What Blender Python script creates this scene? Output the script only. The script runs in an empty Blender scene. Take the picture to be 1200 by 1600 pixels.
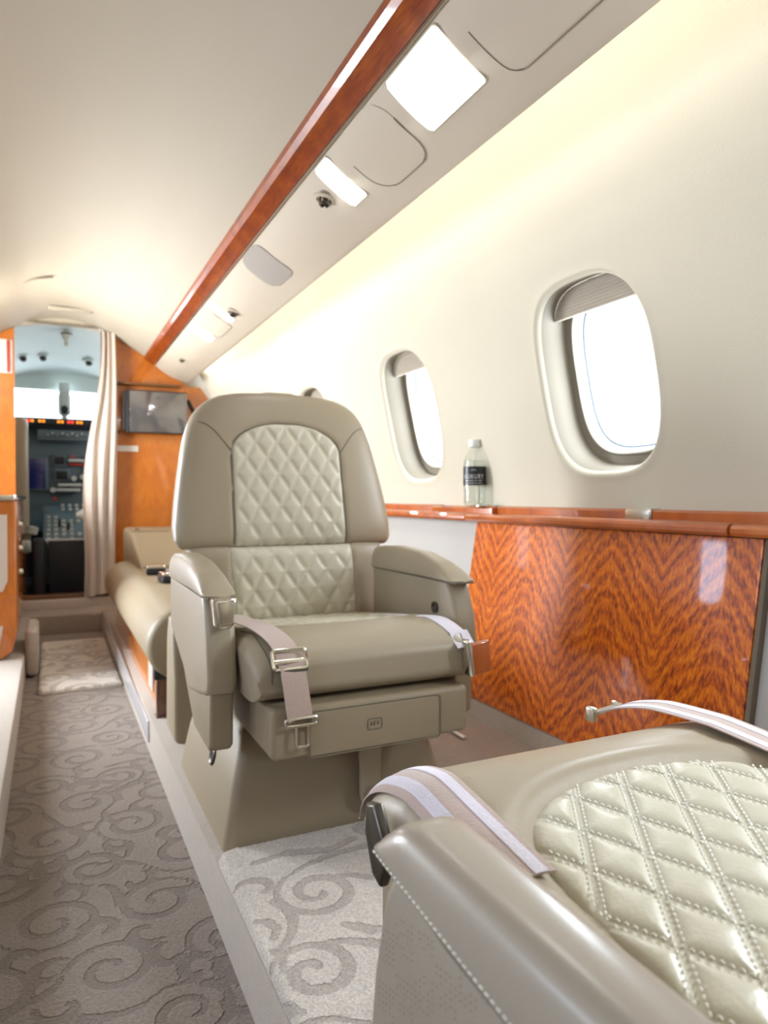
import bpy, bmesh, math, random
import numpy as np
from mathutils import Vector, Matrix

C = bpy.context.scene.collection
S = bpy.context.scene
PI = math.pi

# ------------------------------------------------------------------ camera
H = 0.62                                  # eye height above the raised floor (z = 0)
FPX = 1100.0
yaw = math.atan(522 / FPX); pit = math.atan(25 / FPX)
cf = Vector((math.sin(yaw) * math.cos(pit), math.cos(yaw) * math.cos(pit), -math.sin(pit)))
cr = Vector((math.cos(yaw), -math.sin(yaw), 0)); cu = cr.cross(cf)
cam = bpy.data.cameras.new('camera'); camo = bpy.data.objects.new('camera', cam); C.objects.link(camo)
m = Matrix.Identity(4)
for i in range(3):
    m[i][0] = cr[i]; m[i][1] = cu[i]; m[i][2] = -cf[i]
m[2][3] = H
camo.matrix_world = m
cam.sensor_fit = 'HORIZONTAL'; cam.sensor_width = 24; cam.lens = 24 * FPX / 1200
cam.clip_start = 0.01
cam.dof.use_dof = True; cam.dof.focus_distance = 0.80; cam.dof.aperture_fstop = 6.0
S.camera = camo
S.view_settings.view_transform = 'Standard'; S.view_settings.look = 'None'
S.view_settings.gamma = 1; S.view_settings.use_curve_mapping = False
S.view_settings.exposure = -0.07

# ------------------------------------------------------------------ daylight
w = bpy.data.worlds.new('world'); S.world = w; w.use_nodes = True
w.node_tree.nodes['Background'].inputs[0].default_value = (0.86, 0.93, 1.0, 1)
w.node_tree.nodes['Background'].inputs[1].default_value = 2.6

def area(name, loc, look, sx, sy, power, color=(1, 1, 1), spread=180):
    l = bpy.data.lights.new(name, 'AREA'); l.shape = 'RECTANGLE'; l.size = sx; l.size_y = sy
    l.energy = power; l.color = color; l.spread = math.radians(spread)
    o = bpy.data.objects.new(name, l); C.objects.link(o); o.location = loc
    z = -(Vector(look) - Vector(loc)).normalized()
    y = Vector((0, 1, 0)) if abs(z.y) < .9 else Vector((0, 0, 1))
    x = y.cross(z).normalized(); y = z.cross(x)
    o.rotation_euler = Matrix((x, y, z)).transposed().to_euler()
    return o
WARM = (1.0, 0.93, 0.78); DAY = (0.88, 0.94, 1.0)
# windows: daylight (sky just outside each opening), size x across, y along the cabin
for yc in (0.365, 1.285, 2.205):
    area('daylight_right', (1.37, yc, .90), (0.1, yc, .52), .38, .30, 24 if yc < .5 else 8, DAY)
for yc in (-.55, 0.365, 1.285, 2.205):
    area('daylight_left', (-1.21, yc, .90), (.06, yc, .50), .38, .30, 10 if yc < .5 else 6, (.66, .77, 1.0))
area('daylight_entry', (-1.15, 3.15, .75), (.1, 3.0, .05), .9, .55, 90, DAY)
# cove strips behind the valances
area('cove_right', (.782, 1.75, 1.338), (1.182, 1.75, 1.538), .02, 4.9, 8.5, (1.0, .97, .88))
area('cove_left', (-.555, 1.75, 1.375), (-.94, 1.75, 1.45), .02, 4.9, 2.5, (1.0, .96, .84))
# unseen aft fill light added behind the camera; forward lamp in left valance
area('fill_aft', (.08, -.75, 1.57), (.08, -.75, 0), .35, .5, 1.2, WARM)
area('lamp_forward_left', (-.46, 3.55, 1.31), (.35, 3.9, 1.5), .10, .3, 10, WARM)
area('cockpit_daylight', (.1, 6.2, 1.45), (.1, 5.0, 1.0), 1.0, .5, 60, DAY)
area('cockpit_upward', (.08, 5.75, 1.22), (.08, 4.85, 1.75), 1.2, .3, 9, DAY)  # added upward fill outside the windscreen to brighten the cockpit ceiling
area('cockpit_side', (.95, 5.0, 1.15), (.1, 5.0, 1.2), .3, .5, 20, DAY)

# ------------------------------------------------------------------ materials
MAT = {}
def mathn(n, op, a, b=None, c=None):
    x = n.nodes.new('ShaderNodeMath'); x.operation = op
    for i, v in enumerate((a, b, c)):
        if v is None: continue
        if isinstance(v, (int, float)): x.inputs[i].default_value = v
        else: n.links.new(v, x.inputs[i])
    return x.outputs[0]
def nt(name):
    m = bpy.data.materials.new(name); m.use_nodes = True; MAT[name] = m
    n = m.node_tree; return m, n, n.nodes['Principled BSDF']
def simple(name, col, rough=.5, metal=0, coat=0, bump=0, bscale=200, spec=.5, sheen=0, var=0, vscale=8, emis=None, estr=0, trans=0, ior=1.45, stretch=None):
    m, n, b = nt(name)
    b.inputs['Base Color'].default_value = (*col, 1); b.inputs['Roughness'].default_value = rough
    b.inputs['Metallic'].default_value = metal; b.inputs['Coat Weight'].default_value = coat
    b.inputs['Coat Roughness'].default_value = .06
    b.inputs['Specular IOR Level'].default_value = spec; b.inputs['Sheen Weight'].default_value = sheen
    b.inputs['Transmission Weight'].default_value = trans; b.inputs['IOR'].default_value = ior
    if emis: b.inputs['Emission Color'].default_value = (*emis, 1); b.inputs['Emission Strength'].default_value = estr
    tc = n.nodes.new('ShaderNodeTexCoord'); src = tc.outputs['Object']
    if stretch:
        mp = n.nodes.new('ShaderNodeMapping'); mp.inputs['Scale'].default_value = stretch
        n.links.new(src, mp.inputs[0]); src = mp.outputs[0]
    if bump:
        t = n.nodes.new('ShaderNodeTexNoise'); t.inputs['Scale'].default_value = bscale; t.inputs['Detail'].default_value = 4
        n.links.new(src, t.inputs['Vector'])
        bp = n.nodes.new('ShaderNodeBump'); bp.inputs['Strength'].default_value = bump; bp.inputs['Distance'].default_value = .002
        n.links.new(t.outputs[0], bp.inputs['Height']); n.links.new(bp.outputs[0], b.inputs['Normal'])
    if var:
        t = n.nodes.new('ShaderNodeTexNoise'); t.inputs['Scale'].default_value = vscale; t.inputs['Detail'].default_value = 3
        n.links.new(src, t.inputs['Vector'])
        mx = n.nodes.new('ShaderNodeMix'); mx.data_type = 'RGBA'
        mx.inputs[6].default_value = (*[c * (1 - var) for c in col], 1); mx.inputs[7].default_value = (*[min(1, c * (1 + var)) for c in col], 1)
        n.links.new(t.outputs[0], mx.inputs[0]); n.links.new(mx.outputs[2], b.inputs['Base Color'])
    return m
LC = (.345, .288, .202)
simple('leather', LC, .42, bump=.10, bscale=420, spec=.45, coat=.12, var=.03, vscale=9)
MAT['leather'].node_tree.nodes['Principled BSDF'].inputs['Coat Roughness'].default_value = .32
simple('leather_arm', (.33, .285, .225), .40, bump=.10, bscale=420, spec=.5, coat=.3, var=.03, vscale=9)
MAT['leather_arm'].node_tree.nodes['Principled BSDF'].inputs['Coat Roughness'].default_value = .22
MAT['leather_arm'].node_tree.nodes['Principled BSDF'].inputs['Coat Weight'].default_value = .6
simple('leather_quilt', (.56, .525, .41), .38, bump=.18, bscale=300, spec=.5, coat=.15, var=.03, vscale=14)
MAT['leather_quilt'].node_tree.nodes['Principled BSDF'].inputs['Coat Roughness'].default_value = .3
simple('leather_smooth', (.295, .237, .155), .5, bump=.06, bscale=300)
simple('thread', (.90, .88, .78), .7)
simple('seam', (.17, .14, .10), .7)
simple('perforation', (.22, .19, .15), .8)
simple('wall_fabric', (.62, .575, .465), .85, bump=.25, bscale=260, spec=.2, var=.03, vscale=5)
simple('lower_fabric', (.52, .50, .47), .9, bump=.5, bscale=500, spec=.2, sheen=.3)
simple('headliner', (.52, .465, .375), .8, bump=.12, bscale=300, spec=.25)
simple('valance_skin', (.60, .53, .43), .6, bump=.08, bscale=300, spec=.3)
simple('speaker_cloth', (.40, .36, .32), .9, bump=.6, bscale=900)
simple('groove', (.20, .16, .12), .9)
simple('chrome', (.78, .76, .70), .12, metal=1)
simple('nickel', (.62, .58, .50), .28, metal=1)
simple('gunmetal', (.12, .11, .10), .3, metal=1)
simple('black_plastic', (.015, .015, .018), .4)
simple('dark_panel', (.016, .018, .024), .6)
simple('webbing', (.48, .36, .31), .75, bump=.6, bscale=350, sheen=.4, stretch=(1, 3, 1))
simple('webbing_light', (.64, .60, .68), .7, bump=.5, bscale=350, sheen=.4)
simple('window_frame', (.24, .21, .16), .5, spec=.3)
simple('window_inner', (.78, .76, .66), .45)
simple('shade_fabric', (.42, .37, .30), .8)
simple('gasket', (.10, .16, .24), .5)
simple('curtain', (.58, .49, .43), .85, bump=.2, bscale=300, sheen=.3)
simple('cockpit_lining', (.60, .68, .66), .6, var=.06, vscale=4)
simple('instrument_grey', (.11, .155, .18), .55, var=.1, vscale=20)
simple('light_knob', (.55, .56, .52), .5)
simple('pale_leather', (.55, .52, .46), .5)
simple('screen_off', (.20, .19, .19), .07, metal=.6)
simple('screen_blue', (.01, .012, .05), .15, coat=.5, emis=(.03, .03, .35), estr=.06)
simple('red_light', (.4, .02, .02), .4, emis=(1, .06, .04), estr=1.6)
simple('amber_light', (.5, .25, .02), .4, emis=(1, .30, .02), estr=1.5)
simple('red_mark', (.6, .04, .02), .5)
simple('placard', (.75, .70, .66), .5)
simple('diffuser', (.9, .93, .93), .4, emis=(.93, .99, 1.0), estr=1.6)
simple('diffuser_warm', (.9, .9, .85), .4, emis=(1, .97, .88), estr=1.6)
simple('bottle_cap', (.80, .86, .84), .35)
simple('label_black', (.018, .02, .028), .35)
simple('label_print', (.75, .76, .76), .5)
simple('cream_laminate', (.58, .50, .44), .35, coat=.3)
simple('sill_wood', (.16, .07, .025), .35, coat=.5)
simple('kick_metal', (.75, .75, .78), .3, metal=.7)

# clear plastics: refracting shell / window pane that lets the daylight in
m, n, b = nt('clear_plastic')
out = n.nodes['Material Output']; gl = n.nodes.new('ShaderNodeBsdfGlossy'); gl.inputs['Roughness'].default_value = .03
tr = n.nodes.new('ShaderNodeBsdfTransparent'); tr.inputs[0].default_value = (.93, .95, .94, 1)
fr = n.nodes.new('ShaderNodeLayerWeight'); fr.inputs[0].default_value = .35
mx = n.nodes.new('ShaderNodeMixShader'); n.links.new(mathn(n, 'MULTIPLY_ADD', mathn(n, 'POWER', fr.outputs[1], 2.0), .5, .04), mx.inputs[0]); n.links.new(tr.outputs[0], mx.inputs[1]); n.links.new(gl.outputs[0], mx.inputs[2])
n.links.new(mx.outputs[0], out.inputs[0]); n.nodes.remove(b)
m, n, b = nt('pane')
out = n.nodes['Material Output']; gl = n.nodes.new('ShaderNodeBsdfGlossy'); gl.inputs['Roughness'].default_value = .02
tr = n.nodes.new('ShaderNodeBsdfTransparent'); tr.inputs[0].default_value = (.97, .98, .99, 1)
fr = n.nodes.new('ShaderNodeLayerWeight'); fr.inputs[0].default_value = .2
mx = n.nodes.new('ShaderNodeMixShader'); n.links.new(mathn(n, 'MULTIPLY_ADD', mathn(n, 'POWER', fr.outputs[1], 4.0), .2, .03), mx.inputs[0]); n.links.new(tr.outputs[0], mx.inputs[1]); n.links.new(gl.outputs[0], mx.inputs[2])
n.links.new(mx.outputs[0], out.inputs[0]); n.nodes.remove(b)

def ramp(n, stops):
    r = n.nodes.new('ShaderNodeValToRGB'); e = r.color_ramp.elements
    e[0].position, e[0].color = stops[0][0], (*stops[0][1], 1)
    e[1].position, e[1].color = stops[-1][0], (*stops[-1][1], 1)
    for p, c in stops[1:-1]:
        x = e.new(p); x.color = (*c, 1)
    return r
def wood(name, c0, c1, c2, along, across, leaf=.15, slope=.9, freq=60, fig=1.0, rough=.16, coat=1.0):
    """lacquered figured veneer; book-matched leaves mirrored across 'across', grain runs 'along'"""
    m, n, b = nt(name)
    tc = n.nodes.new('ShaderNodeTexCoord'); sp = n.nodes.new('ShaderNodeSeparateXYZ'); n.links.new(tc.outputs['Object'], sp.inputs[0])
    A = sp.outputs['XYZ'.index(along)]; B = sp.outputs['XYZ'.index(across)]
    pp = mathn(n, 'PINGPONG', mathn(n, 'ADD', B, 10.03), leaf)          # mirrored leaf coordinate
    cmb = n.nodes.new('ShaderNodeCombineXYZ')
    n.links.new(mathn(n, 'MULTIPLY', pp, 22), cmb.inputs[0]); n.links.new(mathn(n, 'MULTIPLY', A, 5), cmb.inputs[1])
    n.links.new(mathn(n, 'MULTIPLY', B, .0), cmb.inputs[2])
    ns = n.nodes.new('ShaderNodeTexNoise'); ns.inputs['Scale'].default_value = 1.0; ns.inputs['Detail'].default_value = 3
    n.links.new(cmb.outputs[0], ns.inputs['Vector'])
    # cross figure: bands tilted in the leaf, broken into short flecks
    ph = mathn(n, 'MULTIPLY', mathn(n, 'ADD', A, mathn(n, 'MULTIPLY', pp, slope)), freq)
    ph = mathn(n, 'ADD', ph, mathn(n, 'MULTIPLY', ns.outputs[0], 14))
    band = mathn(n, 'MULTIPLY_ADD', mathn(n, 'SINE', ph), .5, .5)
    c2n = n.nodes.new('ShaderNodeCombineXYZ')
    n.links.new(mathn(n, 'MULTIPLY', pp, 150), c2n.inputs[0])
    n.links.new(mathn(n, 'MULTIPLY', mathn(n, 'ADD', A, mathn(n, 'MULTIPLY', pp, slope)), freq * .55), c2n.inputs[1])
    n2 = n.nodes.new('ShaderNodeTexNoise'); n2.inputs['Scale'].default_value = 1; n2.inputs['Detail'].default_value = 2
    n.links.new(c2n.outputs[0], n2.inputs['Vector'])
    c3n = n.nodes.new('ShaderNodeCombineXYZ')
    n.links.new(mathn(n, 'MULTIPLY', pp, 420), c3n.inputs[0]); n.links.new(mathn(n, 'MULTIPLY', A, 12), c3n.inputs[1])
    n3 = n.nodes.new('ShaderNodeTexNoise'); n3.inputs['Scale'].default_value = 1; n3.inputs['Detail'].default_value = 3
    n.links.new(c3n.outputs[0], n3.inputs['Vector'])
    v = mathn(n, 'ADD', mathn(n, 'MULTIPLY', band, .22 * fig), mathn(n, 'MULTIPLY', n2.outputs[0], .95 * fig))
    v = mathn(n, 'ADD', v, mathn(n, 'MULTIPLY', mathn(n, 'SUBTRACT', n3.outputs[0], .5), .35))
    v = mathn(n, 'ADD', v, .5 - .585 * fig)
    v = mathn(n, 'ADD', v, mathn(n, 'MULTIPLY', mathn(n, 'SUBTRACT', ns.outputs[0], .5), .35))
    r = ramp(n, [(.22, c0), (.5, c1), (.78, c2)])
    n.links.new(v, r.inputs[0]); n.links.new(r.outputs[0], b.inputs['Base Color'])
    b.inputs['Roughness'].default_value = .35; b.inputs['Coat Weight'].default_value = coat; b.inputs['Coat Roughness'].default_value = rough * .25
    b.inputs['Coat IOR'].default_value = 1.5
    return m
wood('veneer_panel', (.22, .028, .002), (.64, .120, .002), (.86, .24, .004), 'Z', 'Y', leaf=.15, slope=-1.15, freq=150, fig=1.15, coat=.6)
wood('veneer_strip', (.10, .012, .001), (.26, .04, .002), (.42, .10, .006), 'Y', 'X', leaf=.3, slope=.3, freq=50, fig=.45, coat=.22)
wood('veneer_ledge', (.30, .05, .006), (.46, .10, .010), (.56, .15, .018), 'Y', 'X', leaf=.3, slope=.2, freq=60, fig=.45)
wood('veneer_bulkhead', (.40, .095, .006), (.50, .14, .009), (.58, .185, .014), 'Z', 'X', leaf=.22, slope=.2, freq=40, fig=.5)
wood('dark_wood', (.07, .015, .004), (.12, .03, .007), (.18, .05, .01), 'Z', 'X', leaf=.2, slope=.2, freq=60, fig=.6)

def carpet(name, ground, scroll, fibre=900, strength=.9):
    m, n, b = nt(name)
    at = n.nodes.new('ShaderNodeAttribute'); at.attribute_name = 'scroll'
    tc = n.nodes.new('ShaderNodeTexCoord')
    wob = n.nodes.new('ShaderNodeTexNoise'); wob.inputs['Scale'].default_value = 160; n.links.new(tc.outputs['Object'], wob.inputs['Vector'])
    d = mathn(n, 'ADD', at.outputs['Fac'], mathn(n, 'MULTIPLY', mathn(n, 'SUBTRACT', wob.outputs[0], .5), .006))
    mr = n.nodes.new('ShaderNodeMapRange'); mr.interpolation_type = 'SMOOTHSTEP'
    mr.inputs['From Min'].default_value = -.0015; mr.inputs['From Max'].default_value = .002; n.links.new(d, mr.inputs[0])
    mx = n.nodes.new('ShaderNodeMix'); mx.data_type = 'RGBA'
    mx.inputs[6].default_value = (*scroll, 1); mx.inputs[7].default_value = (*ground, 1); n.links.new(mr.outputs[0], mx.inputs[0])
    fb = n.nodes.new('ShaderNodeTexNoise'); fb.inputs['Scale'].default_value = fibre * .30; fb.inputs['Detail'].default_value = 5; fb.inputs['Roughness'].default_value = .7
    n.links.new(tc.outputs['Object'], fb.inputs['Vector'])
    big = n.nodes.new('ShaderNodeTexNoise'); big.inputs['Scale'].default_value = 14; n.links.new(tc.outputs['Object'], big.inputs['Vector'])
    hs = n.nodes.new('ShaderNodeHueSaturation')
    vv = mathn(n, 'ADD', mathn(n, 'MULTIPLY', mathn(n, 'SUBTRACT', fb.outputs[0], .5), 1.7), mathn(n, 'ADD', .87, mathn(n, 'MULTIPLY', big.outputs[0], .26)))
    n.links.new(vv, hs.inputs['Value']); n.links.new(mx.outputs[2], hs.inputs['Color']); n.links.new(hs.outputs[0], b.inputs['Base Color'])
    hh = mathn(n, 'ADD', mathn(n, 'MULTIPLY', mr.outputs[0], .8), mathn(n, 'MULTIPLY', fb.outputs[0], strength))
    bp = n.nodes.new('ShaderNodeBump'); bp.inputs['Strength'].default_value = 1.0; bp.inputs['Distance'].default_value = .006
    n.links.new(hh, bp.inputs['Height']); n.links.new(bp.outputs[0], b.inputs['Normal'])
    b.inputs['Roughness'].default_value = .95; b.inputs['Sheen Weight'].default_value = .35; b.inputs['Specular IOR Level'].default_value = .15
    return m
carpet('carpet_platform', (.80, .72, .63), (.57, .495, .425))
carpet('carpet_aisle', (.285, .225, .180), (.215, .165, .130), fibre=600)
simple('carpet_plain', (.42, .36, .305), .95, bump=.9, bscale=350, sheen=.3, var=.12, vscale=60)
simple('carpet_brown', (.36, .29, .24), .95, bump=.9, bscale=350, sheen=.3, var=.12, vscale=60)  # darker, browner carpet for the step and inlay

# ------------------------------------------------------------------ mesh helpers
def mk(name, v, f, mat, parent=None, angle=35, mats=None, mi=None, flip=False):
    me = bpy.data.meshes.new(name)
    me.from_pydata([tuple(map(float, p)) for p in v], [], [tuple(reversed(q)) if flip else tuple(q) for q in f])
    for x in (mats or [mat]): me.materials.append(MAT[x])
    if mi is not None: me.polygons.foreach_set('material_index', mi)
    me.polygons.foreach_set('use_smooth', [True] * len(me.polygons))
    me.set_sharp_from_angle(angle=math.radians(angle))
    me.update()
    o = bpy.data.objects.new(name, me); C.objects.link(o)
    if parent: o.parent = parent
    return o
class MB:
    """collects shapes that make up ONE part"""
    def __init__(s): s.v = []; s.f = []; s.m = []; s.cur = 0
    def add(s, v, f):
        k = len(s.v); s.v += [tuple(p) for p in v]; s.f += [tuple(i + k for i in q) for q in f]; s.m += [s.cur] * len(f); return s
    def bm(s, b):
        b.verts.ensure_lookup_table()
        bmesh.ops.recalc_face_normals(b, faces=b.faces)
        for i, vv in enumerate(b.verts): vv.index = i
        s.add([tuple(x.co) for x in b.verts], [tuple(x.index for x in q.verts) for q in b.faces]); b.free(); return s
    def box(s, c, sz, r=0, seg=3, rot=None):
        b = bmesh.new(); bmesh.ops.create_cube(b, size=1)
        for x in b.verts: x.co = Vector((x.co.x * sz[0], x.co.y * sz[1], x.co.z * sz[2]))
        if r: bmesh.ops.bevel(b, geom=b.edges[:] + b.verts[:], offset=min(r, min(sz) * .49), segments=seg, affect='EDGES', profile=.5)
        M_ = Matrix.Translation(c) @ (rot.to_4x4() if rot else Matrix.Identity(4))
        bmesh.ops.transform(b, matrix=M_, verts=b.verts); return s.bm(b)
    def prism(s, poly, axis, a, bb, r=0, seg=3):
        """polygon in the plane normal to axis, from a to bb along it"""
        def P(p, t): return {'X': (t, p[0], p[1]), 'Y': (p[0], t, p[1]), 'Z': (p[0], p[1], t)}[axis]
        b = bmesh.new(); n_ = len(poly)
        lo = [b.verts.new(P(p, a)) for p in poly]; hi = [b.verts.new(P(p, bb)) for p in poly]
        b.faces.new(lo); b.faces.new(hi[::-1])
        for i in range(n_): b.faces.new((lo[i], hi[i], hi[(i + 1) % n_], lo[(i + 1) % n_]))
        bmesh.ops.recalc_face_normals(b, faces=b.faces)
        if r:
            ed = [e for e in b.edges if (e.verts[0] in lo) == (e.verts[1] in lo)]
            bmesh.ops.bevel(b, geom=ed, offset=r, segments=seg, affect='EDGES', profile=.5, clamp_overlap=True)
        return s.bm(b)
    def loft(s, rings, cap=True, closed=False):
        n_ = len(rings[0]); v = [p for r_ in rings for p in r_]; f = []
        R_ = len(rings)
        for i in range(R_ if closed else R_ - 1):
            i2 = (i + 1) % R_
            for j in range(n_):
                j2 = (j + 1) % n_; f.append((i * n_ + j, i * n_ + j2, i2 * n_ + j2, i2 * n_ + j))
        if cap and not closed: f.append(tuple(range(n_))[::-1]); f.append(tuple((R_ - 1) * n_ + j for j in range(n_)))
        return s.add(v, f)
    def grid(s, P):
        P = np.asarray(P); a, b_ = P.shape[:2]
        return s.add([tuple(p) for p in P.reshape(-1, 3)], [(i * b_ + j, i * b_ + j + 1, (i + 1) * b_ + j + 1, (i + 1) * b_ + j) for i in range(a - 1) for j in range(b_ - 1)])
    def tube(s, pts, r, seg=8, closed=False):
        pts = [Vector(p) for p in pts]; rings = []; n_ = len(pts); up = None
        for i, p in enumerate(pts):
            t = (pts[(i + 1) % n_] - pts[i - 1]) if closed else (pts[min(i + 1, n_ - 1)] - pts[max(i - 1, 0)])
            t.normalize()
            if up is None: up = t.orthogonal().normalized()
            up = (up - t * up.dot(t)).normalized(); sd = t.cross(up)
            rr = r[i] if isinstance(r, (list, tuple)) else r
            rings.append([p + (up * math.cos(a) + sd * math.sin(a)) * rr for a in [2 * PI * k / seg for k in range(seg)]])
        return s.loft(rings, cap=not closed, closed=closed)
    def lathe(s, prof, c=(0, 0, 0), axis=(0, 0, 1), seg=32, cap=True):
        ax = Vector(axis).normalized(); u_ = ax.orthogonal().normalized(); v_ = ax.cross(u_); c = Vector(c)
        rings = [[c + ax * h + (u_ * math.cos(a) + v_ * math.sin(a)) * max(r, 1e-5) for a in [2 * PI * k / seg for k in range(seg)]] for r, h in prof]
        return s.loft(rings, cap=cap)
    def ribbon(s, pts, side, w, th=.0016):
        """flat strap through pts; side = width direction (one vector or one per point)"""
        pts = [Vector(p) for p in pts]; n_ = len(pts); rings = []
        for i, p in enumerate(pts):
            t = (pts[min(i + 1, n_ - 1)] - pts[max(i - 1, 0)]).normalized()
            sd = Vector(side[i] if isinstance(side, list) else side); sd = (sd - t * sd.dot(t)).normalized(); nn = t.cross(sd)
            ww = w[i] if isinstance(w, (list, tuple)) else w
            rings.append([p + sd * ww / 2 * a + nn * th * b_ for a, b_ in ((-1, -.5), (-.5, -.6), (0, -.6), (.5, -.6), (1, -.5), (1, .5), (.5, .6), (0, .6), (-.5, .6), (-1, .5))])
        return s.loft(rings)
    def obj(s, name, mat, parent=None, angle=35, **k):
        return mk(name, s.v, s.f, mat, parent, angle, **k)
    def objm(s, name, mats, parent=None, angle=35):
        return mk(name, s.v, s.f, None, parent, angle, mats=mats, mi=s.m)
def smooth_pts(pts, n_=8):
    """Catmull-Rom through pts"""
    P = [Vector(p) for p in pts]; out = []
    for i in range(len(P) - 1):
        p0 = P[max(i - 1, 0)]; p1 = P[i]; p2 = P[i + 1]; p3 = P[min(i + 2, len(P) - 1)]
        for k in range(n_):
            t = k / n_; out.append(.5 * ((2 * p1) + (p2 - p0) * t + (2 * p0 - 5 * p1 + 4 * p2 - p3) * t * t + (-p0 + 3 * p1 - 3 * p2 + p3) * t ** 3))
    out.append(P[-1]); return out
def thing(name, label, cat, loc=(0, 0, 0), rotz=0, group=None):
    o = bpy.data.objects.new(name, None); C.objects.link(o); o.location = loc; o.rotation_euler = (0, 0, rotz)
    o.empty_display_size = .05
    o['label'] = label; o['category'] = cat
    if group: o['group'] = group
    return o
def tag(o, label, cat, group=None):
    o['label'] = label; o['category'] = cat
    if group: o['group'] = group
    return o
def struct(o, label=None):
    o['kind'] = 'structure'
    if label: o['label'] = label
    return o
def rrect(w_, h_, r, n_=6, cx=0, cy=0):
    out = []
    for sx, sy, a0 in ((1, 1, 0), (-1, 1, 90), (-1, -1, 180), (1, -1, 270)):
        for k in range(n_ + 1):
            a = math.radians(a0 + 90 * k / n_)
            out.append((cx + sx * (w_ / 2 - r) + r * math.cos(a), cy + sy * (h_ / 2 - r) + r * math.sin(a)))
    return out

# ------------------------------------------------------------------ cabin section
CX = .08                                   # cabin centreline
def spline(P, step=.012):
    pts = smooth_pts([(a, 0, b) for a, b in P], 30)
    L = [0]
    for i in range(1, len(pts)): L.append(L[-1] + (pts[i] - pts[i - 1]).length)
    L = np.array(L); X = np.array([p.x for p in pts]); Z = np.array([p.z for p in pts])
    def f(t): return float(np.interp(t, L, X)), float(np.interp(t, L, Z))
    def nrm(t):
        a = f(max(t - .01, 0)); b_ = f(min(t + .01, L[-1])); dx, dz = b_[0] - a[0], b_[1] - a[1]; l = math.hypot(dx, dz)
        return dz / l, -dx / l
    return f, nrm, L[-1]
WF, WN, WL = spline([(1.195, .55), (1.195, .65), (1.18, .75), (1.155, .88), (1.12, 1.02), (1.06, 1.18), (.98, 1.34), (.90, 1.47), (.80, 1.57), (.60, 1.66), (.35, 1.71), (.08, 1.73)])
VF, VN, VL = spline([(.553, 1.39), (.60, 1.352), (.65, 1.322), (.70, 1.304), (.75, 1.29)])
def taper(y): return -.16 * max(0, min(1, (y - 3.3) / 1.0)) ** 1.5
def wpt(y, t, d=0, side=1):
    x, z = WF(t); nx, nz = WN(t); x += nx * d + taper(y); z += nz * d
    return (x if side > 0 else 2 * CX - x, y, z)
Y0, Y1 = -1.3, 4.3
WIN = [(.365, .37), (1.285, .37), (2.205, .37), (3.125, .37)]
TC, TH, TW = .352, .228, .185
def wout(k, s_=1.0, e=3.0):
    a = 2 * PI * k / 96; c, q = math.cos(a), math.sin(a)
    return TW * s_ * math.copysign(abs(c) ** (2 / e), c), TH * s_ * math.copysign(abs(q) ** (2 / e), q)
def build_wall(side, wins, name, ymax=Y1, gap=None):
    mb = MB(); cell = .30; top = .70
    brk = sorted([(y - cell, y + cell) for y in wins]); y = Y0
    rect = []
    t0, t1 = 0, top
    for k in range(96):
        dx, dt = wout(k)                                   # project outward to the cell rectangle
        sc = min((cell / abs(dx)) if abs(dx) > 1e-6 else 9e9, ((t1 - TC) / dt) if dt > 1e-6 else ((TC - t0) / -dt) if dt < -1e-6 else 9e9)
        rect.append((dx * sc, dt * sc))
    for q in ((cell, t1 - TC), (-cell, t1 - TC), (-cell, t0 - TC), (cell, t0 - TC)):   # snap corners
        k = min(range(96), key=lambda i: (rect[i][0] - q[0]) ** 2 + (rect[i][1] - q[1]) ** 2); rect[k] = q
    ts = sorted({round(TC + q[1], 6) for q in rect if abs(abs(q[0]) - cell) < 1e-6} | {t0, t1})
    tops = {round(yc + q[0], 6) for q in rect if abs(q[1] - (t1 - TC)) < 1e-6 for yc in wins}
    def patch(ys_, tt_): mb.grid([[wpt(a, b_, 0, side) for b_ in tt_] for a in ys_])
    segs = []
    for a, b_ in brk:
        if a > y: segs.append((y, a))
        y = b_
    segs.append((y, ymax))
    for a, b_ in segs:
        parts = [(a, gap[0]), (gap[1], b_)] if gap and a < gap[0] and b_ > gap[1] else [(a, b_)]
        for p, q in parts:
            if q - p > 1e-6:
                ys_ = list(np.round(np.linspace(p, q, max(2, int((q - p) / .06) + 1)), 6)); tops |= set(ys_); patch(ys_, ts)
    patch(sorted(tops), list(np.linspace(top, WL, 40)))
    for yc in wins:
        rings = []
        for j in range(9):
            q = (j / 8); rings.append([wpt(yc + (rect[k][0] * (1 - q) + wout(k, 1.07)[0] * q), TC + rect[k][1] * (1 - q) + wout(k, 1.07)[1] * q, 0, side) for k in range(96)])
        for s_, d in ((1.05, -.0015), (1.03, -.001), (1.01, .002), (.992, .008), (.982, .014)):
            rings.append([wpt(yc + wout(k, s_)[0], TC + wout(k, s_)[1], d, side) for k in range(96)])
        mb.loft(rings, cap=False)
    b = bmesh.new(); vs = [b.verts.new(p) for p in mb.v]
    for q in mb.f:
        try: b.faces.new([vs[i] for i in q])
        except ValueError: pass
    bmesh.ops.remove_doubles(b, verts=b.verts, dist=2e-4); bmesh.ops.recalc_face_normals(b, faces=b.faces)
    m2 = MB(); b.verts.index_update(); m2.add([tuple(x.co) for x in b.verts], [tuple(x.index for x in q.verts) for q in b.faces]); b.free()
    return struct(m2.obj(name, 'wall_fabric', angle=60))
build_wall(1, [a for a, _ in WIN], 'wall_right')
build_wall(-1, [-.55, .365, 1.285, 2.205], 'wall_left', gap=(2.75, 3.5))

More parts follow.
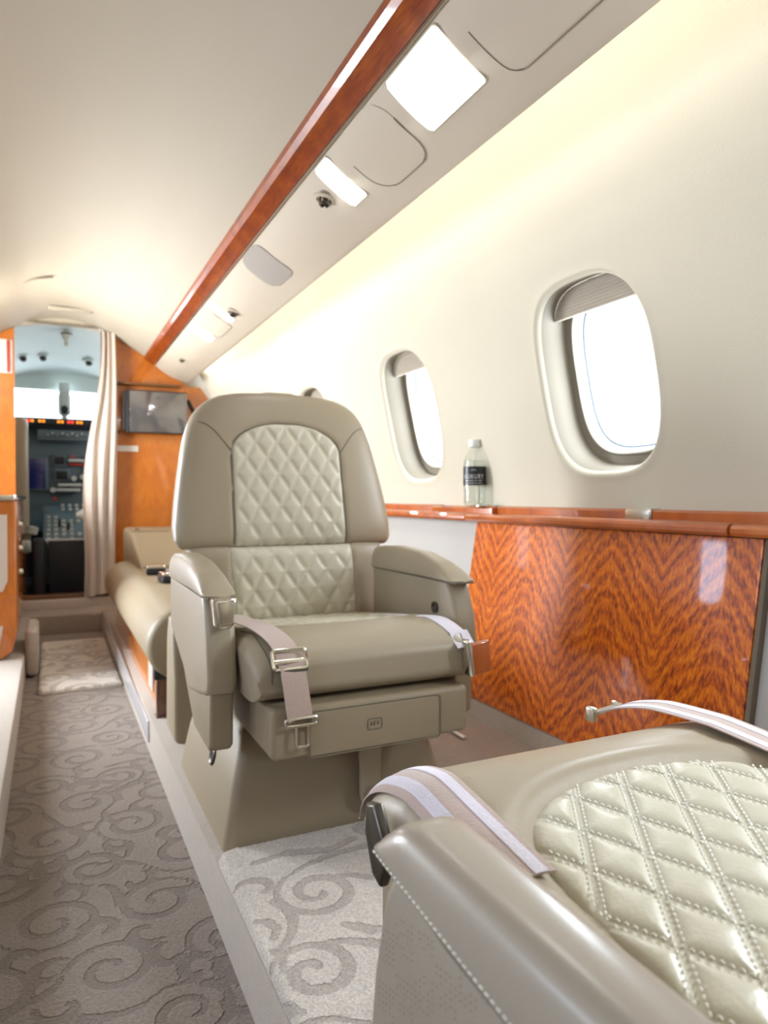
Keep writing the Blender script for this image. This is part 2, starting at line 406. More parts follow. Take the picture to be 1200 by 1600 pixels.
wi = 0
for side, ys in ((1, [a for a, _ in WIN]), (-1, [-.55, .365, 1.285, 2.205])):
    for yc in ys:
        wi += 1
        root = bpy.data.objects.new('window_%d' % wi, None); C.objects.link(root); root['kind'] = 'structure'
        root.location = wpt(yc, TC, .06, side); L = Vector(root.location)
        def rg(s_, d): return [Vector(wpt(yc + wout(k, s_)[0], TC + wout(k, s_)[1], d, side)) - L for k in range(96)]
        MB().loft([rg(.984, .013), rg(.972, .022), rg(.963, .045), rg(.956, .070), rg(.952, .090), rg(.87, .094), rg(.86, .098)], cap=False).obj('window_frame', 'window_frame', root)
        MB().loft([rg(.86, .098), rg(.85, .090), rg(.835, .090), rg(.81, .098), rg(.80, .122)], cap=False).obj('inner_frame', 'window_inner', root)
        MB().loft([rg(.805, .120), rg(.783, .120), rg(.783, .127), rg(.805, .127)], closed=True).obj('gasket', 'gasket', root)
        MB().loft([rg(.80, .124), rg(.80, .127)]).obj('pane', 'pane', root)
        # raised shade: a stack of pleats filling the head of the opening
        tb = TC + TH * .665; mb = MB(); rows = []
        for j in range(19):
            dt = tb + (TC + TH * .955 - tb) * j / 18
            rel = (dt - TC) / (TH * .955); hw = TW * .958 * max(0, (1 - min(1, abs(rel)) ** 3.0)) ** (1 / 3.0)
            rows.append([Vector(wpt(yc - hw + 2 * hw * i / 24, dt, .052 + (.002 if j % 2 else 0), side)) - L for i in range(25)])
        mb.grid(rows); rows2 = [rows[0], [p + Vector((.014 * side, 0, .002)) for p in rows[0]]]
        mb.grid(rows2); mb.obj('shade', 'shade_fabric', root, angle=20)

# ceiling panel, wood strips, valances (both sides)
cp = smooth_pts([(.503, 0, 1.432), (.44, 0, 1.468), (.34, 0, 1.525), (.22, 0, 1.576), (.08, 0, 1.596), (-.06, 0, 1.576)], 8)[:33]
full = [(p.x, p.z) for p in cp] + [(2 * CX - p.x, p.z) for p in cp[::-1][1:]]
mb = MB(); mb.grid([[(x, Y0 + (Y1 - Y0) * i / 40, z) for x, z in full] for i in range(41)])
struct(mb.obj('ceiling', 'headliner', angle=60))
for side in (1, -1):
    X = (lambda x: x) if side > 0 else (lambda x: 2 * CX - x)
    mb = MB()
    pr = [VF(VL * i / 16) for i in range(17)]
    prt = [(x, z + .012) for x, z in pr[::-1]]
    ringp = pr + [(.754, 1.291), (.756, 1.297)] + prt
    mb.loft([[(X(x), y, z) for x, z in ringp] for y in np.linspace(Y0, Y1, 30)])
    struct(mb.obj('trim_%d' % (1 if side > 0 else 2), 'valance_skin', angle=50))
    mb = MB()
    st = [(.502, 1.436), (.503, 1.416), (.512, 1.404), (.533, 1.396), (.551, 1.384), (.556, 1.388), (.556, 1.400), (.530, 1.425)]
    mb.loft([[(X(x), y, z) for x, z in st] for y in np.linspace(Y0, Y1 - .002, 30)])
    struct(mb.obj('trim_%d' % (3 if side > 0 else 4), 'veneer_strip', angle=25))
    mb = MB(); mb.tube([(X(.5585), Y0, 1.3835), (X(.5585), Y1 - .01, 1.3835)], .003, 6)
    struct(mb.obj('trim_%d' % (5 if side > 0 else 6), 'nickel'))

# floor: aisle well, raised platforms, risers
def seg_dist(P, A, B):
    AB = B - A; L2 = (AB ** 2).sum(-1) + 1e-12
    t = np.clip(((P[:, None, :] - A[None]) * AB[None]).sum(-1) / L2[None], 0, 1)
    D = P[:, None, :] - (A[None] + t[..., None] * AB[None]); return np.sqrt((D ** 2).sum(-1))
def curve_field(P, curves):
    """signed distance to the scroll lines; each curve = (points Nx2, half-widths N)"""
    best = np.full(len(P), .05)
    for pts, hw in curves:
        c = pts.mean(0); R = np.abs(pts - c).max() + .06
        sel = np.where((np.abs(P - c) < R).all(1))[0]
        if not len(sel): continue
        d = seg_dist(P[sel], pts[:-1], pts[1:]) - ((hw[:-1] + hw[1:]) / 2)[None]
        best[sel] = np.minimum(best[sel], d.min(1))
    return best
def spiral(cx, cy, R, turns, ph, hand=1, hw=.007, tail=None):
    n_ = 60; t = np.linspace(0, 1, n_); a = ph + hand * t * turns * 2 * PI; r = R * (1 - t) ** .8 + .010
    pts = np.stack([cx + r * np.cos(a), cy + r * np.sin(a)], 1)
    w_ = hw * (.55 + .8 * np.sin(PI * np.clip(t * 1.05, 0, 1))); w_[-6:] += hw * .35
    out = [(pts, w_)]
    if tail is not None:
        p0 = pts[0]; d0 = pts[0] - pts[1]; d0 /= np.linalg.norm(d0); q = np.array(tail); s_ = np.linspace(0, 1, 24)[:, None]
        L_ = np.linalg.norm(q - p0)
        pp = (1 - s_) ** 2 * p0 + 2 * s_ * (1 - s_) * (p0 + d0 * L_ * .5) + s_ ** 2 * q
        out.append((pp, hw * (.3 + .9 * np.sin(PI * (.15 + .85 * (1 - s_[:, 0]))))))
    return out
def scroll_set(x0, x1, y0, y1, cell, R, seed, hw):
    rnd = random.Random(seed); cs = []
    ny = int((y1 - y0) / cell) + 1; nx = int((x1 - x0) / cell) + 2
    for i in range(ny):
        for j in range(nx):
            cx = x0 + (j + .5 * (i % 2)) * cell * 1.05; cy = y0 + i * cell * .95
            cx += rnd.uniform(-.01, .01); cy += rnd.uniform(-.015, .015); ph = rnd.uniform(0, 2 * PI); hd = rnd.choice((-1, 1))
            r_ = R * rnd.uniform(.8, 1.05); ta = ph + rnd.uniform(.2, .8) * -hd
            cs += spiral(cx, cy, r_, rnd.uniform(1.3, 1.8), ph, hd, hw, tail=(cx + math.cos(ta) * cell * .95, cy + math.sin(ta) * cell * .95))
            for q in range(2):                                           # short leaf curls
                a = rnd.uniform(0, 2 * PI); lx, ly = cx + math.cos(a) * cell * .55, cy + math.sin(a) * cell * .55
                cs += spiral(lx, ly, R * .38, .6, rnd.uniform(0, 6), -hd, hw * 1.15)
    return cs
def carpet_top(name, x0, x1, y0, y1, z, step, curves, mat, pile=0, th=0, rad=0, kind='structure', lip=0):
    nx, ny = int((x1 - x0) / step) + 1, int((y1 - y0) / step) + 1
    xs = np.linspace(x0, x1, nx); ys = np.linspace(y0, y1, ny); XX, YY = np.meshgrid(xs, ys)
    P2 = np.stack([XX.ravel(), YY.ravel()], 1)
    rng = np.random.default_rng(3)
    if rad:                                                              # rounded corners in plan
        for sx, cx in ((-1, x0 + rad), (1, x1 - rad)):
            for sy, cy in ((-1, y0 + rad), (1, y1 - rad)):
                q = (P2 - [cx, cy]) * [sx, sy]; k = (q > 0).all(1)
                mxx = q.max(1); nn = np.linalg.norm(q, axis=1) + 1e-9; s_ = np.where(k, mxx / nn, 1)
                P2 = np.where(k[:, None], np.array([cx, cy]) + (P2 - [cx, cy]) * s_[:, None], P2)
    fld = curve_field(P2, curves)
    e = np.minimum.reduce([XX.ravel() - x0, x1 - XX.ravel(), YY.ravel() - y0, y1 - YY.ravel()])
    zz = np.full(len(P2), z) + (rng.normal(0, pile, len(P2)) if pile else 0)
    if lip:
        t_ = np.clip(1 - e / lip, 0, 1); zz = zz - lip * (1 - np.sqrt(np.clip(1 - t_ ** 2, 0, 1)))
    zz += np.where(fld > 0, pile * 1.2, 0)
    v = [(a[0], a[1], b_) for a, b_ in zip(P2, zz)]
    f = [(i * nx + j, i * nx + j + 1, (i + 1) * nx + j + 1, (i + 1) * nx + j) for i in range(ny - 1) for j in range(nx - 1)]
    if th:
        loop = [j for j in range(nx)] + [i * nx + nx - 1 for i in range(1, ny)] + [(ny - 1) * nx + j for j in range(nx - 2, -1, -1)] + [i * nx for i in range(ny - 2, 0, -1)]
        k = len(v); v += [(v[i][0], v[i][1], z - th) for i in loop]; n_ = len(loop)
        f += [(loop[i], k + i, k + (i + 1) % n_, loop[(i + 1) % n_]) for i in range(n_)]
        fld = np.concatenate([fld, np.full(n_, .05)])
    o = mk(name, v, f, mat, angle=80)
    at_ = o.data.attributes.new('scroll', 'FLOAT', 'POINT'); at_.data.foreach_set('value', fld.astype(np.float32))
    return struct(o) if kind == 'structure' else o
AX0, AX1 = -.095, .246
carpet_top('floor', AX0, AX1, -1.3, 4.05, -.10, .009, scroll_set(AX0, AX1, .2, 4.0, .165, .070, 5, .0062), 'carpet_aisle')
mb = MB(); mb.box(((AX1 + 1.25) / 2, 1.5, -.075), (1.25 - AX1, 5.6, .15), .006, 2)
struct(mb.obj('floor_right', 'carpet_plain'))
mb = MB(); mb.box(((AX0 - 1.1) / 2, 1.5, -.075), (AX0 + 1.1, 5.6, .15), .012, 2)
struct(mb.obj('floor_left', 'carpet_plain'))
mb = MB(); mb.prism([(1.06, 0.0), (1.085, .046), (1.25, .046), (1.25, -.02)], 'Y', Y0, Y1)
struct(mb.obj('baseboard_right', 'carpet_plain'))
# thick carpet pad laid on the platform between the two seats
near = []
near += spiral(.366, 1.008, .056, 1.55, 2.0, 1, .0062, tail=(.53, 1.10))
near += spiral(.300, .838, .048, 1.30, 2.6, -1, .0068, tail=(.262, .775))
near += spiral(.285, 1.050, .026, .55, 2.6, -1, .0060)
near += [(np.array([(.294, 1.010), (.308, .985), (.310, .955), (.300, .930), (.282, .905), (.262, .892)]), np.array([.003, .007, .008, .006, .005, .002]))]
near += [(np.array([(.262, .972), (.275, .965), (.282, .945), (.272, .925)]), np.array([.003, .007, .007, .003]))]
near += [(np.array([(.318, .888), (.340, .884), (.362, .876), (.385, .862), (.41, .84)]), np.array([.002, .005, .006, .008, .01]))]
near += [(np.array([(.262, .900), (.270, .875), (.262, .852)]), np.array([.002, .006, .003]))]
near += [(np.array([(.372, .912), (.386, .900), (.40, .885), (.42, .88)]), np.array([.003, .010, .010, .004]))]
near += [(np.array([(.41, 1.035), (.43, 1.03), (.455, 1.01)]), np.array([.003, .009, .004]))]
near += [(np.array([(.30, 1.13), (.36, 1.14), (.43, 1.12), (.48, 1.14)]), np.array([.003, .009, .011, .004]))]
near += spiral(.262, .70, .05, 1.4, .8, 1, .0065, tail=(.34, .62))
near += scroll_set(.60, 1.02, .3, 1.7, .15, .055, 9, .0065) + scroll_set(.29, .60, .30, .66, .14, .05, 12, .0065)
carpet_top('floor_pad', .250, 1.04, -.3, 1.200, .013, .0045, near, 'carpet_platform', pile=.0005, th=.013, rad=.03, lip=.010)
mb = MB(); mb.box((.83, 1.95, .005), (.42, 1.2, .012), .004); struct(mb.obj('floor_inlay', 'carpet_brown'))
# steps and sill at the forward end of the aisle
mb = MB(); mb.box((CX, 4.17, -.06), (.52, .30, .125), .012); struct(mb.obj('floor_step', 'carpet_brown'))
mb = MB(); mb.box((CX, 4.27, .024), (.52, .06, .055), .006); struct(mb.obj('trim_7', 'cream_laminate'))
mb = MB(); mb.box((CX, 4.33, .058), (.52, .10, .03), .005); struct(mb.obj('trim_8', 'sill_wood'))

# ------------------------------------------------------------------ lower side wall, table stowage panel, ledge
def lean(z): return 1.085 + (1.165 - 1.085) * (z - .045) / (.543 - .045)
def slab(mb, ya, yb, za, zb, off, th, r=.002):
    n_ = 2
    b = bmesh.new(); P = [(lean(za) + off, za), (lean(zb) + off, zb), (lean(zb) + off + th, zb), (lean(za) + off + th, za)]
    mb.prism(P, 'Y', ya, yb, r)
    b.free(); return mb
struct(slab(MB(), Y0, Y1, .03, .56, .012, .02).obj('wall_lower', 'lower_fabric'))
mb = MB(); slab(mb, .85, 1.795, .047, .542, -.004, .013, .003)
t = mb.obj('stowage_panel', 'veneer_panel'); tag(t, 'glossy red orange figured wood panel covering the side wall below the ledge', 'panel')
mb = MB(); slab(mb, .838, .848, .047, .542, -.003, .016, .001); struct(mb.obj('trim_9', 'groove'))
led = thing('side_ledge', 'long lacquered wood ledge running under the right cabin windows', 'ledge', (1.15, 1.5, .55))
def ledge_piece(ya, yb):
    mb = MB(); pr = [(-.022, -.004), (-.026, .002), (-.026, .010), (-.022, .016), (-.015, .019), (.048, .022), (.048, -.004)]
    mb.prism(pr, 'Y', ya - 1.5, yb - 1.5, .002, 2); return mb.obj('ledge_section', 'veneer_ledge', led, 25)
ledge_piece(-1.28, .893); ledge_piece(.899, 1.808); ledge_piece(1.8095, 4.28)
for ya, yb in ((-1.28, 1.118), (1.195, 1.70), (2.05, 4.28)):
    mb = MB(); mb.prism([(.016, .015), (.016, .036), (.022, .041), (.05, .041), (.05, .015)], 'Y', ya - 1.5, yb - 1.5, .003, 2)
    mb.obj('rail', 'veneer_ledge', led, 25)
mb = MB(); mb.prism([(.000, .015), (.000, .033), (.006, .039), (.05, .039), (.05, .015)], 'Y', 1.70 - 1.5, 2.05 - 1.5, .003, 2)
mb.obj('cup_holder_block', 'veneer_ledge', led, 25)
mb = MB(); mb.box((.030, 1.156 - 1.5, .031), (.032, .074, .024), .003); mb.box((.013, 1.156 - 1.5, .029), (.003, .070, .018), .001)
mb.obj('latch', 'nickel', led)
for yy in (1.76,):
    mb = MB(); mb.lathe([(.030, 0), (.034, .001), (.034, .004), (.030, .004), (.029, .001)], (.018, yy - 1.5, .0385)); mb.obj('cup_holder_ring', 'chrome', led)
    mb = MB(); mb.lathe([(0, 0), (.029, 0), (.029, .0015), (0, .0015)], (.018, yy - 1.5, .0385)); mb.obj('cup_holder_well', 'black_plastic', led)

# ------------------------------------------------------------------ water bottle
bx, by, bz = 1.166, 1.815, .5895
bt = thing('water_bottle', 'small clear plastic water bottle with black label standing on the ledge', 'bottle', (bx, by, bz)); bt.scale = (1.22, 1.22, 1.27)
mb = MB(); mb.lathe([(0, .004), (.020, 0), (.026, .003), (.0275, .012), (.0265, .03), (.0280, .045), (.0280, .095), (.0270, .106), (.022, .122), (.0145, .134), (.0128, .138), (.0128, .150)], seg=40, cap=False)
mb.lathe([(.0145, .1385), (.0145, .1405)], seg=30)
mb.obj('bottle_body', 'clear_plastic', bt)
mb = MB(); mb.lathe([(0, .006), (.0245, .006), (.026, .014), (.0252, .03), (.0266, .045), (.0266, .108), (.0, .108)], seg=32); mb.obj('water', 'clear_plastic', bt)
mb = MB(); mb.lathe([(.0145, .1415), (.0150, .143), (.0150, .156), (.0135, .158), (0, .158)], seg=36); mb.obj('cap', 'bottle_cap', bt)
mb = MB(); mb.lathe([(.0284, .050), (.0284, .094)], seg=48, cap=False); lab = mb.obj('label', 'label_black', bt)
face = math.atan2(-by, -bx) - .08                      # the print faces the cabin
def wrap_text(txt, size, zc, rad, parent, mat, name, sx=1.0, th0=0):
    c = bpy.data.curves.new('txt', 'FONT'); c.body = txt; c.size = size; c.align_x = 'CENTER'; c.extrude = .00015; c.offset = 0; c.space_character = 1.25
    o = bpy.data.objects.new('txt', c); C.objects.link(o); dg = bpy.context.evaluated_depsgraph_get(); dg.update()
    me = bpy.data.meshes.new_from_object(o.evaluated_get(dg)); bpy.data.objects.remove(o)
    v = []
    for p in me.vertices:
        a = face + th0 + p.co.x * sx / rad; r_ = rad + p.co.z + .0002
        v.append((r_ * math.cos(a), r_ * math.sin(a), zc + p.co.y))
    f = [tuple(q.vertices) for q in me.polygons]; bpy.data.meshes.remove(me)
    return mk(name, v, f, mat, parent)
wrap_text('LUXURY', .0150, .0650, .0286, lab, 'label_print', 'lettering', .78)
wrap_text('LMC', .0060, .0835, .0286, lab, 'label_print', 'lettering')
mb = MB()
for k, (a0, a1) in enumerate([(-.8, -.45), (-.38, -.02), (.06, .3), (.38, .78)]):
    mb.grid([[(.0287 * math.cos(face + a0 + (a1 - a0) * i / 6), .0287 * math.sin(face + a0 + (a1 - a0) * i / 6), z) for i in range(7)] for z in (.0596, .0608)])
mb.grid([[(.0287 * math.cos(face - .8 + 1.6 * i / 16), .0287 * math.sin(face - .8 + 1.6 * i / 16), z) for i in range(17)] for z in (.0540, .0548)])
mb.obj('print_line', 'label_print', lab)

# ------------------------------------------------------------------ valance fittings
def vpatch(ya, yb, sa, sb, off, r, nx=14, ny=14, th=0):
    """rounded patch following the valance skin"""
    ring = []
    for px_, py_ in rrect(sb - sa, yb - ya, r, 5, (sa + sb) / 2, (ya + yb) / 2): ring.append((px_, py_))
    cy_, cs_ = (ya + yb) / 2, (sa + sb) / 2
    def P(s_, y, o):
        x, z = VF(s_); nx_, nz_ = VN(s_); return (x + nx_ * o, y, z + nz_ * o)
    # rows across s, each spanning the rounded width in y
    rows = []
    for i in range(nx + 1):
        s_ = sa + (sb - sa) * i / nx; e = min(s_ - sa, sb - s_)
        cut = r - math.sqrt(max(0, r * r - (r - e) ** 2)) if e < r else 0
        rows.append([P(s_, ya + cut + (yb - ya - 2 * cut) * j / ny, off) for j in range(ny + 1)])
    return rows, [P(s_, y, off) for s_, y in ring]
def gap_line(name, label, ya, yb, sa, sb, r):
    rows, ring = vpatch(ya, yb, sa, sb, .0012, r)
    rt = thing(name, label, 'panel', rows[7][7]); L = Vector(rows[7][7])
    MB().grid([[Vector(p) - L for p in q] for q in rows]).obj('panel_face', 'valance_skin', rt, 60)
    op = ring[17:24] + ring[0:7]; dn = []
    for a, b_ in zip(op[:-1], op[1:]): dn += [(a, b_, k / 8) for k in range(8)]
    pts = []
    for a, b_, t_ in dn:                                    # keep the line on the curved skin
        y_ = a[1] + (b_[1] - a[1]) * t_; x_ = a[0] + (b_[0] - a[0]) * t_
        s_ = min(np.linspace(0, VL, 200), key=lambda q: abs(VF(q)[0] + VN(q)[0] * .0012 - x_)); nx_, nz_ = VN(s_); x2, z2 = VF(s_)
        pts.append(Vector((x2 + nx_ * .0012, y_, z2 + nz_ * .0012)) - L)
    MB().tube(pts, .0011, 5).obj('panel_gap', 'groove', rt)
gap_line('service_panel', 'beige service panel in the valance between two lit lamps', 1.232, 1.44, .012, .170, .055)
gap_line('service_panel', 'large beige service panel nearest the camera above the first square lamp', .45, .958, .022, .168, .03)
gap_line('service_panel', 'small beige service panel in the valance beyond the third lamp', 2.86, 3.10, .03, .150, .03)
def vlight(ya, yb, sa, sb, label, mat='diffuser', power=1.5):
    rows, ring = vpatch(ya, yb, sa, sb, .0025, .008)
    L = Vector(rows[7][7]); rt = thing('valance_light', label, 'lamp', L)
    MB().grid([[Vector(p) - L for p in q] for q in rows]).obj('diffuser', mat, rt, 60)
    MB().tube([Vector(p) - L + Vector((0, 0, .0015)) for p in ring], .0016, 5, closed=True).obj('bezel', 'valance_skin', rt)
    x, y, z = rows[7][7]
    area('lamp_glow', (x, y, z - .006), (x + .1, y, z - 1), (sb - sa) * .9, (yb - ya) * .9, power, (.95, .98, 1.0))
vlight(1.000, 1.187, .016, .137, 'large square lit lamp set in the valance beside the wood strip', power=1.6)
vlight(1.490, 1.570, .016, .138, 'narrow lit lamp in the valance next to the round air vent', power=1.0)
vlight(2.760, 2.825, .018, .135, 'far narrow lit lamp in the valance beyond the grey cloth speaker', power=1.2)
vlight(3.12, 3.22, .018, .135, 'farthest lit lamp in the valance near the wooden bulkhead', 'diffuser_warm', 2.2)
rows, ring = vpatch(2.075, 2.275, .014, .158, .002, .04)
tag(MB().grid(rows).obj('valance_speaker', 'speaker_cloth', angle=60), 'grey cloth speaker patch in the valance between the lit lamps', 'speaker')
def gasper(y, s_, label, sc=1.0):
    x, z = VF(s_); nx_, nz_ = VN(s_); d = Vector((-.1, -.25, -1)).normalized()
    rt = thing('air_vent', label, 'vent', (x, y, z))
    MB().lathe([(.030 * sc, 0.002), (.030 * sc, .004), (.020 * sc, .007), (.016 * sc, .003)], axis=(nx_ * .5, 0, -1), seg=28).obj('collar', 'valance_skin', rt)
    MB().lathe([(.0, -.004), (.013 * sc, -.002), (.0155 * sc, .006), (.014 * sc, .016), (.010 * sc, .019), (.008 * sc, .014), (0, .012)], axis=d, seg=24).obj('nozzle', 'gunmetal', rt)
    mb = MB()
    for k in range(6):
        a = k * PI / 3; u_ = d.orthogonal().normalized(); v_ = d.cross(u_)
        mb.tube([d * .004 + (u_ * math.cos(a) + v_ * math.sin(a)) * .0155 * sc, d * .016 + (u_ * math.cos(a) + v_ * math.sin(a)) * .014 * sc], .0018, 6)
    mb.obj('grip_ribs', 'chrome', rt)
gasper(1.626, .075, 'dark metal air vent nozzle in the valance beside the narrow lamp')
gasper(2.70, .11, 'metal air vent nozzle in the valance just before the far narrow lamp', 1.1)
gasper(3.77, .094, 'tiny dark air vent in the valance close to the wooden bulkhead', .8)

# ceiling marks near the bulkhead
mb = MB(); mb.prism(rrect(.205, .02, .0095, 5, .105, 3.99), 'Z', 1.570, 1.5885, .002)
tag(mb.obj('ceiling_slot', 'shade_fabric'), 'long narrow slot fitting in the ceiling above the cockpit doorway', 'vent')
mb = MB(); mb.tube(smooth_pts([(-.26, 3.72, 1.530), (-.20, 3.66, 1.552), (-.14, 3.57, 1.560), (-.06, 3.48, 1.575), (.02, 3.45, 1.586)], 6), .006, 6)
struct(mb.obj('trim_10', 'groove'))

# ------------------------------------------------------------------ forward bulkhead, doorway, screen
YB = 4.3
def topz(x):
    """underside of ceiling/valance at x"""
    xx = x if x > CX else 2 * CX - x
    if xx < .503: return float(np.interp(xx, [p.x for p in cp[::-1]], [p.z for p in cp[::-1]]))
    if xx < .75: return float(np.interp(xx, [.503, .553, .60, .65, .70, .75], [1.43, 1.39, 1.352, 1.322, 1.304, 1.29]))
    return float(np.interp(xx, [.75, .82, .90, 1.0], [1.27, 1.27, 1.17, 1.0]))
xs = [.33, .40, .46, .503, .553, .60, .65, .70, .75, .80, .82, .86, .90, 1.0]
poly = [(x, topz(x) - .002) for x in xs] + [(1.0, -.02), (.33, -.02)]
mb = MB(); mb.prism(poly, 'Y', YB, YB + .05); struct(mb.obj('wall_front', 'veneer_bulkhead'))
xs = [-.166, -.24, -.3, -.343, -.393, -.44, -.49, -.54, -.59, -.72, -.9]
mb = MB(); mb.prism([(x, topz(x) - .002) for x in xs] + [(-.9, -.02), (-.166, -.02)], 'Y', YB, YB + .05); struct(mb.obj('wall_front_left', 'veneer_bulkhead'))
# closing panels around and above
mb = MB(); mb.prism([(-1.2, -.1), (-.6, -.1), (-.6, 1.1), (-.45, 1.28), (-.166, 1.48), (-.166, 1.60), (.08, 1.62), (.33, 1.60), (.33, 1.50), (.6, 1.30), (.82, 1.20), (.82, -.1), (1.25, -.1), (1.25, 1.2), (.9, 1.55), (.08, 1.8), (-.75, 1.55), (-1.2, 1.2)][::-1], 'Y', YB + .055, YB + .07)
struct(mb.obj('wall_front_outer', 'headliner'))
mb = MB(); mb.prism([(-.17, 1.60), (.08, 1.615), (.335, 1.60), (.335, 1.535), (.20, 1.565), (.08, 1.572), (-.04, 1.565), (-.17, 1.54)], 'Y', YB - .02, YB + .06, .008)
struct(mb.obj('trim_11', 'headliner'))
mb = MB(); mb.box((CX - .06, Y0 - .01, .8), (2.7, .02, 2.2)); struct(mb.obj('wall_back', 'headliner'))
mb = MB(); slab(mb, Y0, 2.75, .0, .56, 0, .02)
mb.v = [(2 * CX - x, y, z) for x, y, z in mb.v]; mb.f = [q[::-1] for q in mb.f]
mb2 = MB(); slab(mb2, 3.5, Y1, .0, .56, 0, .02); k = len(mb.v)
mb.add([(2 * CX - x, y, z) for x, y, z in mb2.v], [q[::-1] for q in mb2.f]); struct(mb.obj('wall_lower_left', 'lower_fabric'))

tv = thing('wall_screen', 'flat grey screen mounted on the wooden bulkhead to the right of the curtain', 'screen', (.562, 4.24, 1.10))
mb = MB(); mb.box((0, -.01, 0), (.335, .022, .245), .006); mb.obj('casing', 'black_plastic', tv)
mb = MB(); mb.box((.008, -.023, 0), (.316, .003, .232), .001); mb.obj('display', 'screen_off', tv)
mb = MB(); mb.box((-.17, .01, 0), (.03, .06, .22), .004); mb.obj('bracket', 'black_plastic', tv)
mb = MB(); mb.box((.50, 4.275, 1.262), (.40, .05, .012), .003); tag(mb.obj('trim_shelf', 'sill_wood'), 'thin wooden lip on the bulkhead just above the screen', 'shelf')
mb = MB(); mb.box((.36, 4.293, .985), (.016, .012, .012), .003); tag(mb.obj('door_catch', 'black_plastic'), 'tiny dark catch on the bulkhead below the left corner of the screen', 'catch')
mb = MB(); mb.box((.408, 4.297, .893), (.115, .004, .034), .001); tag(mb.obj('wall_placard', 'placard'), 'small pale placard on the bulkhead below the screen', 'sign')
mb = MB(); mb.box((.772, 4.29, 1.14), (.018, .02, .11), .004, rot=Matrix.Rotation(math.radians(-28), 3, 'Y')); tag(mb.obj('slot_grille', 'black_plastic'), 'short dark slot on the bulkhead right of the screen', 'vent')
mb = MB(); mb.box((-.23, 4.297, 1.37), (.11, .004, .18), .001); tag(mb.obj('wall_placard', 'placard'), 'pale placard high on the left wooden door jamb', 'sign')
mb = MB(); mb.box((-.195, 4.288, 1.37), (.012, .016, .17), .001); tag(mb.obj('placard_stripe', 'red_mark'), 'thin red stripe beside the placard on the left jamb', 'sign')

# curtain gathered at the right of the doorway
def curtain():
    rows = []
    for i in range(41):
        f_ = i / 40; z = 1.535 - f_ * 1.45
        wl = .262 + .0 * f_ - .10 * math.sin(min(1, f_ * 1.25) * PI / 2) ** 1.6 + .01 * math.sin(f_ * 9)
        if f_ > .88: wl += .0
        wr = .338 + .01 * math.sin(f_ * 5)
        row = []
        for j in range(61):
            u_ = j / 60; x = wl + (wr - wl) * u_
            y = 4.225 + (.010 + .008 * f_) * math.sin(u_ * PI * 6 + .8 * math.sin(f_ * 4)) + .006 * math.sin(u_ * 23 + f_ * 6)
            row.append((x, y, z - .03 * (1 - u_) * (f_ > .99)))
        rows.append(row)
    rt = thing('curtain', 'pinkish beige pleated curtain gathered at the right of the cockpit doorway', 'curtain', (.28, 4.23, 1.54))
    L = Vector((.28, 4.23, 1.54)); mb = MB(); mb.grid([[Vector(p) - L for p in r_] for r_ in rows])
    mb.grid([[Vector(p) - L + Vector((0, .003, 0)) for p in r_] for r_ in rows]); mb.obj('curtain_fabric', 'curtain', rt, 80)
    mb = MB(); mb.tube([(-.42, .03, .02), (.08, .03, .02)], .006); mb.obj('curtain_rail', 'nickel', rt)
    for k in range(5): MB().box((-.02 + k * .016, .02, .006), (.006, .012, .03), .002).obj('curtain_hook', 'light_knob', rt)
curtain()

# ------------------------------------------------------------------ cockpit
sh = MB(); ringc = []
for y, sx, zt in ((4.37, .95, 1.70), (4.8, .93, 1.68), (5.3, .86, 1.60), (5.62, .78, 1.50)):
    ringc.append([(CX + sx * math.cos(a) * (1 if math.cos(a) > 0 else 1), y, .62 + (zt - .62) * math.sin(a) ** .7) for a in np.linspace(0.0, PI, 33)])
sh.grid(ringc); struct(sh.obj('ceiling_cockpit', 'cockpit_lining', angle=60))
mb = MB(); mb.box((CX + .9, 5.2, .35), (.04, 1.7, .75)); mb.box((CX - .9, 5.2, .35), (.04, 1.7, .75)); struct(mb.obj('wall_cockpit', 'cockpit_lining'))
mb = MB(); mb.box((CX, 5.2, -.02), (1.9, 1.7, .1)); struct(mb.obj('floor_cockpit', 'dark_panel'))
# windscreen: header, centre post, pane
mb = MB(); mb.prism([(CX - .8, 1.385), (CX + .8, 1.37), (CX + .8, 1.60), (CX - .8, 1.60)], 'Y', 5.60, 5.64); mb.box((CX - .5, 5.62, 1.2), (.03, .03, .5)); mb.box((CX + .46, 5.62, 1.2), (.03, .03, .5))
struct(mb.obj('window_9', 'cockpit_lining'))
mb = MB(); mb.box((CX, 5.64, 1.25), (1.6, .006, .60)); struct(mb.obj('window_10', 'pane'))
mb = MB(); mb.box((CX, 5.7, .55), (1.9, .04, 1.1)); struct(mb.obj('wall_cockpit_front', 'dark_panel'))
po = thing('windscreen_compass', 'white compass pod with dark lens hanging on the windscreen centre post', 'compass', (.10, 5.5, 1.40))
mb = MB(); mb.box((0, 0, -.02), (.07, .05, .08), .01); mb.obj('mount', 'cockpit_lining', po)
mb = MB(); mb.box((0, 0, -.13), (.085, .06, .16), .03, 5); mb.obj('pod', 'light_knob', po)
mb = MB(); mb.lathe([(0, 0), (.028, 0), (.024, .008), (0, .01)], (0, -.03, -.17), (0, -1, 0)); mb.obj('lens', 'black_plastic', po)
mb = MB(); mb.tube([(0, 0, -.2), (0, .02, -.26)], .02); mb.obj('post', 'cockpit_lining', po)
def spotlamp(x, y, z, label):
    r_ = thing('map_light', label, 'lamp', (x, y, z))
    MB().lathe([(.035, 0), (.035, -.006), (.02, -.01)], axis=(0, .2, 1)).obj('flange', 'cockpit_lining', r_)
    MB().lathe([(0, 0), (.02, -.004), (.022, -.03), (.012, -.034), (0, -.02)], axis=(-.3, .5, 1)).obj('lamp_head', 'gunmetal', r_)
